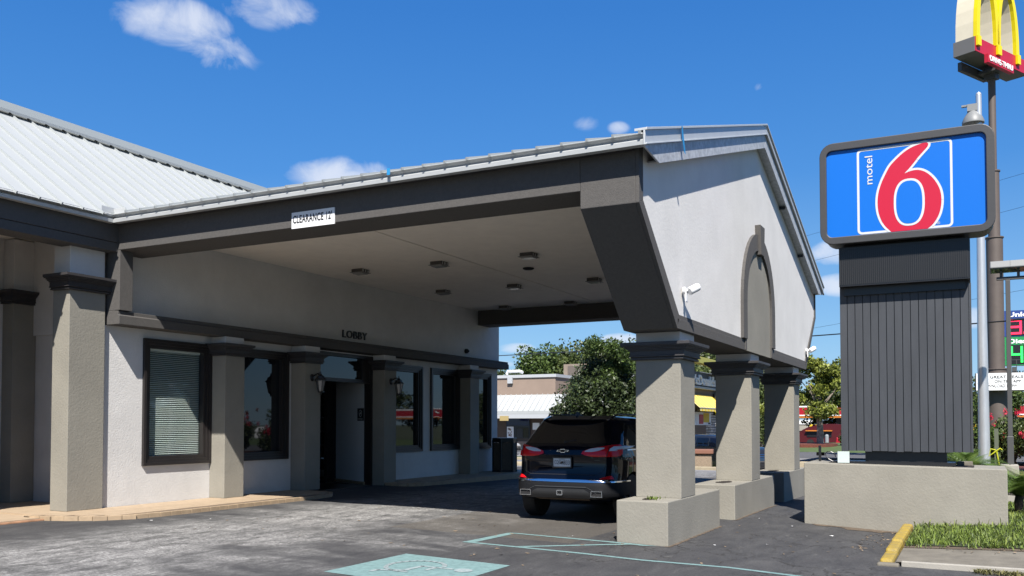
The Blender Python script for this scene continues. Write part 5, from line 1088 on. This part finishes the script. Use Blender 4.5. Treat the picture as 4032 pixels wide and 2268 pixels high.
# fuel station canopy, kiosk, pumps, trailer
t = thing('fuel_canopy', 'long red fuel station canopy with white and orange stripes and Diesel lettering', 'canopy', (124, 0, -1.1))
M_fr = mat('canopy_red', (.55, .012, .03), .45); M_or = mat('canopy_orange', (.75, .25, .03), .5)
ob('deck', MB().box(.3, 14, -80, 31, 3.55, 4.95), M_grey, t); ob('red_fascia', MB().box(0, .29, -80, 31, 3.95, 4.95), M_fr, t); ob('white_stripe', MB().box(-.05, .24, -80, 31, 4.95, 5.12), M_txtw, t); ob('white_stripe', MB().box(-.05, .24, -80, 31, 3.82, 3.95), M_txtw, t); ob('orange_stripe', MB().box(0, .28, -80, 31, 3.55, 3.82), M_or, t)
text('lettering', 'Diesel', M_txtw, t, (-.06, 18.7, 4.0), (0, -1, 0), (0, 0, 1), 1, width=2.5, height=.95, depth=.05, bold=.03)
for yy in (24, 16.5, 6, -6, -20, -36, -52, -70): ob('column', MB().box(4, 4.6, yy-.3, yy+.3, 0, 3.6), M_grey, t)
t = thing('fuel_shop', 'low white fuel station shop with a yellow band behind the red canopy', 'building', (146, 8, -1.1)); ob('wall', MB().box(0, 12, -26, 24, 0, 3.3), M_concl, t); ob('yellow_band', MB().box(-.1, 0, -24, 15, 1.9, 2.7), M_aw, t); ob('white_band', MB().box(-.12, 0, -26, 24, 2.7, 3.3), M_txtw, t)
for yy in range(-20, 20, 5): ob('window', MB().box(-.08, 0, yy, yy+3.4, .4, 1.7), M_glass, t)
t = thing('round_roof_trailer', 'dark red round-roofed trailer under the fuel canopy', 'trailer', (112, 15.4, -1.0))
hull = [(3.9*math.cos(rad(a))*1.0, .5+2.15*max(0, math.sin(rad(a)))**.8) for a in range(0, 181, 12)]+[(-3.9, .45), (3.9, .45)]
ob('hull', MB().prism(hull, 'x', 0, 2.3), mat('dark_red_paint', (.10, .006, .010), .4), t); ob('hatch', MB().box(-.06, 0, -.2, 2.6, 1.1, 1.75), M_black, t); ob('awning_strip', MB().box(-.4, 0, -.3, 2.7, 1.78, 1.9), M_or, t)
for yy in (-2.2, 2.2): ob('wheel', MB().lathe([(.42, -.12), (.42, .14)], (.0, yy, .42), 'x', 14), MATS['tyre'], t)
bol = thing('bollard', 'pale grey bollard by the round-roofed trailer, left of the pair', 'bollard', (84, 11.8, -.75), group='bollards by the fuel canopy'); ob('post', MB().lathe([(.16, 0), (.16, 1.35), (.10, 1.44), (0, 1.46)], (0, 0, 0), 'z', 12), mat('bollard_grey', (.36, .40, .42), .7), bol)
for i, (yy, lb) in enumerate(((9.75, 'pale grey bollard by the round-roofed trailer, middle of three'), (9.2, 'pale grey bollard nearest the roadside sign slats'))): dup(bol, (84, yy, -.75), label=lb)
t = thing('red_scooter', 'small red and white shape parked among the grey bollards', 'scooter', (82, 10.5, -.72)); ob('body', MB().prism([(-.7, .05), (.75, .05), (.6, .5), (.25, .75), (.2, 1.2), (-.1, 1.15), (-.25, .7), (-.65, .5)], 'x', -.25, .25), M_fr, t, bevel=.05); ob('panel', MB().prism([(-.6, .1), (.2, .1), (-.1, .35), (-.6, .4)], 'x', -.28, -.255), M_txtw, t)
# semi tractor seen mirrored in the lobby windows
t = thing('semi_truck', 'white semi truck parked off to the right, mirrored in the lobby window', 'truck', (70, -34, -.7), rad(200))
ob('hood', MB().prism([(2.2, .9), (4.2, .9), (4.2, 1.7), (3.9, 2.0), (2.2, 2.2)], 'y', -1.0, 1.0), M_wht, t, bevel=.1); ob('cab', MB().prism([(-.8, .9), (2.2, .9), (2.2, 2.3), (1.7, 3.1), (.9, 3.9), (-.8, 4.0)], 'y', -1.2, 1.2), M_wht, t, bevel=.12)
ob('windscreen', MB().prism([(2.22, 2.35), (1.78, 3.05), (1.74, 3.03), (2.18, 2.33)], 'y', -1.0, 1.0), M_glass, t)
for s_ in (-1, 1): ob('side_window', MB().box(.9, 1.7, s_*1.21-.01, s_*1.21+.01, 2.3, 2.95), M_glass, t)
for xx in (3.4, -1.6, -2.9):
    for s_ in (-1, 1): ob('wheel', MB().lathe([(.5, -.14), (.5, .14)], (xx, s_*1.0, .5), 'y', 16), MATS['tyre'], t)
ob('chassis', MB().box(-4, 3.8, -.4, .4, .7, .95), M_black, t)

# ------------------------------------------------------------------ trees and plants
L_mag = leafmat('magnolia_leaf', (.026, .046, .016), .6, .45, .10); L_dk = leafmat('woodland_leaf', (.055, .088, .026), .55, .5, .2); L_br = leafmat('bright_leaf', (.15, .20, .04), .5, .5, .3); L_md = leafmat('mid_leaf', (.055, .10, .025), .5, .5, .25)
M_bark = mat('bark', (.11, .085, .065), .95, .8, 12, .4, 6); M_birch = mat('peeling_pale_bark', (.70, .60, .50), .9, .8, 8, .5, 9, col2=(.18, .13, .10))
def crown(blobs, n, siz, m, seed, shell=.62, up=0., elong=1.3):
    rg = np.random.default_rng(seed); vol = np.array([b[3]*b[4]*b[5] for b in blobs]); pr = vol**(2/3); pr /= pr.sum(); idx = rg.choice(len(blobs), n, p=pr); B_ = np.array(blobs)[idx]
    d_ = rg.normal(size=(n, 3)); d_ /= np.linalg.norm(d_, axis=1)[:, None]; rr = shell+(1-shell)*rg.uniform(0, 1, n)**.6; rr *= 1+.10*rg.normal(size=n)
    return leaf_mesh('crown', B_[:, :3]+d_*B_[:, 3:6]*rr[:, None], siz, m, seed, up, elong)
def rand_blobs(rg, w, h, zc, n, r0=.34):
    o_ = [(0, 0, zc, w*.55, w*.55, h*.5)]
    for k in range(n):
        a = rg.uniform(0, 6.28); e = rg.uniform(-.55, 1.0); q = rg.uniform(.55, .85); ce = math.sqrt(max(.1, 1-e*e*.8))
        o_.append((w*q*ce*math.cos(a)*.75, w*q*ce*math.sin(a)*.75, zc+h*.5*e*q*1.05, w*r0*rg.uniform(.7, 1.15), w*r0*rg.uniform(.7, 1.15), h*.22*rg.uniform(.7, 1.1)))
    return o_
def tree(name, label, loc, crown_me, trunk_h, tr_r, bark, sc=1., rz=0, group=None, limbs=5, reach=1.2, seed=1):
    t = thing(name, label, 'tree', loc, rz, group, sc); rg = random.Random(seed); m_ = MB(); m_.tube([(0, 0, -.3), (.05, .02, trunk_h*.5), (-.04, .05, trunk_h), (0, 0, trunk_h*1.6)], [tr_r*1.25, tr_r, tr_r*.8, tr_r*.35], 9)
    for k in range(limbs):
        a = 6.28*k/limbs+rg.random(); z0 = trunk_h*rg.uniform(.75, 1.25); m_.tube([(0, 0, z0), (reach*.5*math.cos(a), reach*.5*math.sin(a), z0+reach*.5), (reach*math.cos(a), reach*math.sin(a), z0+reach*1.15)], [tr_r*.5, tr_r*.35, tr_r*.12], 6)
    ob('trunk', m_, bark, t, 50); link('crown', crown_me, t); return t
rgm = random.Random(21)
# magnolia: broad cone with glossy leaves
mb_ = [(0, 0, 1.4, 2.1, 2.1, 1.5), (0, 0, 2.9, 1.75, 1.75, 1.3), (.1, .1, 4.0, 1.15, 1.15, 1.0), (0, -.2, 4.8, .6, .6, .7)]
for k in range(26):
    a = rgm.uniform(0, 6.28); z = rgm.uniform(.4, 4.6); R_ = interp(z, [0, 1.5, 3, 4.6], [2.2, 2.1, 1.6, .7]); mb_.append((R_*math.cos(a)*.85, R_*math.sin(a)*.85, z, .55, .55, .5))
tree('magnolia_tree', 'dense glossy dark green magnolia rising behind the black car', (37.6, 14.6, -.35), crown([(b[0]*1.22, b[1]*1.22, b[2], b[3]*1.2, b[4]*1.2, b[5]) for b in mb_], 52000, .105, L_mag, 5, .55, .25, 1.6), 1.2, .16, M_bark, seed=3)
vb = [(.0+rgm.uniform(-.8, .7), rgm.uniform(-1.2, .9), rgm.uniform(3.0, 5.4), .45, .45, .4) for k in range(12)]
tag(link('climbing_vine', crown(vb, 7000, .085, L_md, 6, .2, .0, 1.7)), 'feathery lighter green vine tangled over the top of the magnolia', 'vine').location = (36.9, 14.3, -.35)
bb = [(rgm.gauss(0, .6), rgm.gauss(0, 1.0), rgm.uniform(1.75, 5.1), .46, .46, .36) for k in range(44)]
tree('young_birch_tree', 'airy light green tree with pale peeling trunk on the mulch bed beside the sign', (50.0, 7.35, .25), crown(bb, 12500, .13, L_br, 7, .25, 0, 1.5), 2.1, .17, M_birch, limbs=7, reach=.9, seed=5)
tree('young_birch_tree', 'leafy young tree seen through the gap between the two far columns', (66, 13.8, -.5), crown(rand_blobs(rgm, 1.6, 4.6, 3.0, 12), 7000, .16, L_dk, 8, .4), 1.6, .12, M_bark, seed=6)
# woodland beyond the restaurant
cm = [crown(rand_blobs(rgm, 4.6, 7.5, 6.6, 22, .30), 9000, .30, L_dk, 30+k, .5, .1, 1.2) for k in range(3)]+[crown(rand_blobs(rgm, 4.2, 7.0, 6.2, 22, .28), 9000, .27, L_md, 40, .5, .1, 1.2)]
wood = [(104, 57.5, 1.06, 0), (105, 51.5, 1.02, 1), (101, 48.5, 1.20, 3), (104, 45.0, 1.26, 0), (108, 41.5, 1.18, 2), (101, 39.5, 1.24, 1), (103, 36.6, 1.25, 0), (105, 33.5, 1.15, 3), (99, 31.0, 1.16, 2), (108, 29.5, 1.22, 1), (104, 26, 1.12, 0), (112, 48, 1.1, 3), (111, 37, 1.25, 2), (106, 62, 1.0, 1), (100, 66, 1.0, 0), (112, 23, 1.15, 2)]
names = ['far left, where the canopy beam ends', 'second from the left above the beige parapet', 'pale-topped, third above the beige parapet', 'tallest above the beige parapet', 'behind the roof unit of the restaurant', 'in front of the roof unit gap', 'just left of the magnolia top', 'behind the magnolia top', 'right of the magnolia top', 'between magnolia and nearest column', 'in the gap right of the nearest column', 'farther row behind the beige parapet', 'farther row behind the roof unit', 'hidden edge of the wood, left', 'leftmost of the wood', 'in the gap above the stone corner']
for (x_, y_, s_, k), nm_ in zip(wood, names): tree('woodland_tree', 'broad green woodland tree '+nm_, (x_, y_, -1.1), cm[k], 2.6, .28, M_bark, s_, rgm.uniform(0, 6.28), 'trees of the wood beyond the restaurant', limbs=4, reach=2, seed=int(x_+y_))
# trees right of the sign and the mirrored tree line
rt = [(68, -1.2, .55, 3), (74, -6, .62, 0), (64, -9, .5, 1), (80, 1.8, .50, 2)]
for i, (x_, y_, s_, k) in enumerate(rt): tree('roadside_tree', 'green tree right of the roadside sign, %s' % ('nearest the silver pole', 'behind the thick brown pole', 'at the far right edge', 'between slats and silver pole')[i], (x_, y_, -1.0), cm[k], 2.6, .28, M_bark, s_, rgm.uniform(0, 6.28), 'trees right of the roadside sign', limbs=4, reach=2, seed=i)
fb = []
for x_, y_ in ((140, 6), (142, -8), (138, 18), (150, 30), (140, -24), (136, -38), (138, -52), (132, -66), (126, -80), (112, -90), (96, -96), (80, -98), (150, -60), (140, -86), (120, -104), (60, -100), (40, -104), (20, -108)):
    for k in range(7): fb.append((x_+rgm.uniform(-5, 5), y_+rgm.uniform(-7, 7), rgm.uniform(1.5, 7.5), rgm.uniform(2, 3.5), rgm.uniform(2, 3.5), rgm.uniform(1.6, 2.6)))
stuff(link('distant_wood', crown(fb, 46000, .55, L_dk, 91, .5, .1, 1.2)))
# shrubs
def shrub(name, label, loc, w, h, n, siz, m, seed, group=None, flowers=None, cat='shrub'):
    t = thing(name, label, cat, loc, 0, group); rg = random.Random(seed); st = MB()
    for k in range(7): a = 6.28*k/7; st.tube([(0, 0, -.1), (w*.2*math.cos(a), w*.2*math.sin(a), h*.4), (w*.45*math.cos(a), w*.45*math.sin(a), h*.8)], [.03, .022, .01], 5)
    ob('stem', st, M_bark, t); bl_ = rand_blobs(rg, w*.5/.75, h*.9, h*.55, 14, .34); link('foliage', crown(bl_, n, siz, m, seed, .3), t)
    if flowers:
        ps_ = [(rg.uniform(-w*.5, w*.5), rg.uniform(-w*.5, w*.5), h*rg.uniform(.55, 1.12), .075, .075, .11) for k in range(flowers[1])]; fm = crown(ps_, flowers[1]*70, .035, flowers[0], seed+1, .2); o_ = link('blossom', fm, t)
    return t
F_pink = leafmat('crape_blossom', (.55, .02, .07), .3, .6, .3); F_rust = leafmat('rusty_seed_head', (.25, .06, .03), .4, .7, .2); F_mag = leafmat('fig_leaf', (.05, .085, .03), .5, .5, .2)
shrub('flowering_shrub', 'shrub with bright pink blossom beside the thick brown pole', (27.4, -.75, .35), 1.3, 1.45, 3600, .07, L_dk, 61, None, (F_pink, 12))
shrub('flowering_shrub', 'shrub with rusty red heads at the right edge', (28.5, -2.1, .35), 1.8, 1.75, 4200, .07, L_dk, 62, None, (F_rust, 34))
shrub('flowering_shrub', 'low pink-blossomed shrub between the slats and the silver pole', (28.0, .25, .25), 1.0, 1.25, 2600, .07, L_dk, 63, None, (F_pink, 8))
shrub('green_shrub', 'pale green leafy shrub left of the pink-blossomed shrub', (27.0, -.28, .25), .8, 1.35, 2400, .08, L_md, 64)
shrub('green_shrub', 'small bush left of the pale peeling trunk', (53, 9.6, .2), 1.0, 1.5, 1800, .1, L_md, 65); shrub('green_shrub', 'small round bush right of the pale peeling trunk', (52, 6.2, .2), 1.0, 1.1, 1500, .1, L_md, 66)
shrub('green_shrub', 'green bush in front of the stone wall left of the dark crossover', (52.5, 14.4, -.5), 1.2, 1.3, 2200, .09, L_md, 67); shrub('green_shrub', 'tall green bush between the middle and far columns', (56, 11.6, -.5), 1.8, 3.0, 4200, .10, L_dk, 68)
# sago palms
def sago(label, loc, nfr, ln, seed, sc=1.):
    t = thing('sago_palm', label, 'palm', loc, 0, 'sago palms by the sign planter', sc); rg = random.Random(seed)
    ob('trunk', MB().lathe([(.06, -.1), (.07, .1), (.05, .2)], (0, 0, 0), 'z', 10), M_bark, t, 40); L_s = leafmat('sago_frond', (.085, .15, .03), .35, .4, .2)
    for k in range(nfr):
        a = 6.283*k/nfr+rg.uniform(-.2, .2); el_ = rg.uniform(.25, 1.2); m_ = MB(); pts = []
        for j in range(15): u_ = j/14; r_ = ln*u_*math.cos(el_)*(1+.1*u_); z = ln*(math.sin(el_)*u_-.55*u_*u_)+.18; pts.append(Vector((r_*math.cos(a), r_*math.sin(a), z)))
        sd_ = Vector((-math.sin(a), math.cos(a), 0))
        for j in range(1, 15):
            for q in (0, .5):
                p = pts[j-1].lerp(pts[j], q) if j else pts[j]; d_ = (pts[j]-pts[j-1]).normalized(); w_ = ln*.27*math.sin(math.pi*min(1, (j+q)/15.5)**.7)+.02
                for s_ in (-1, 1): tip = p+sd_*s_*w_+d_*w_*.55+Vector((0, 0, w_*.25)); m_.add([p-d_*.008, p+d_*.010, tip], [(0, 1, 2)])
        ob('frond', m_, L_s, t)
    return t
sago('sago palm filling the back right of the sign planter', (17.2, .15, .60), 26, .85, 71); sago('sago palm spreading behind the right end of the planter', (17.5, -.62, .18), 30, .85, 72, 1.1); sago('sago palm behind the slats, between neck and pole', (17.6, .75, .60), 18, .5, 73)
# haze
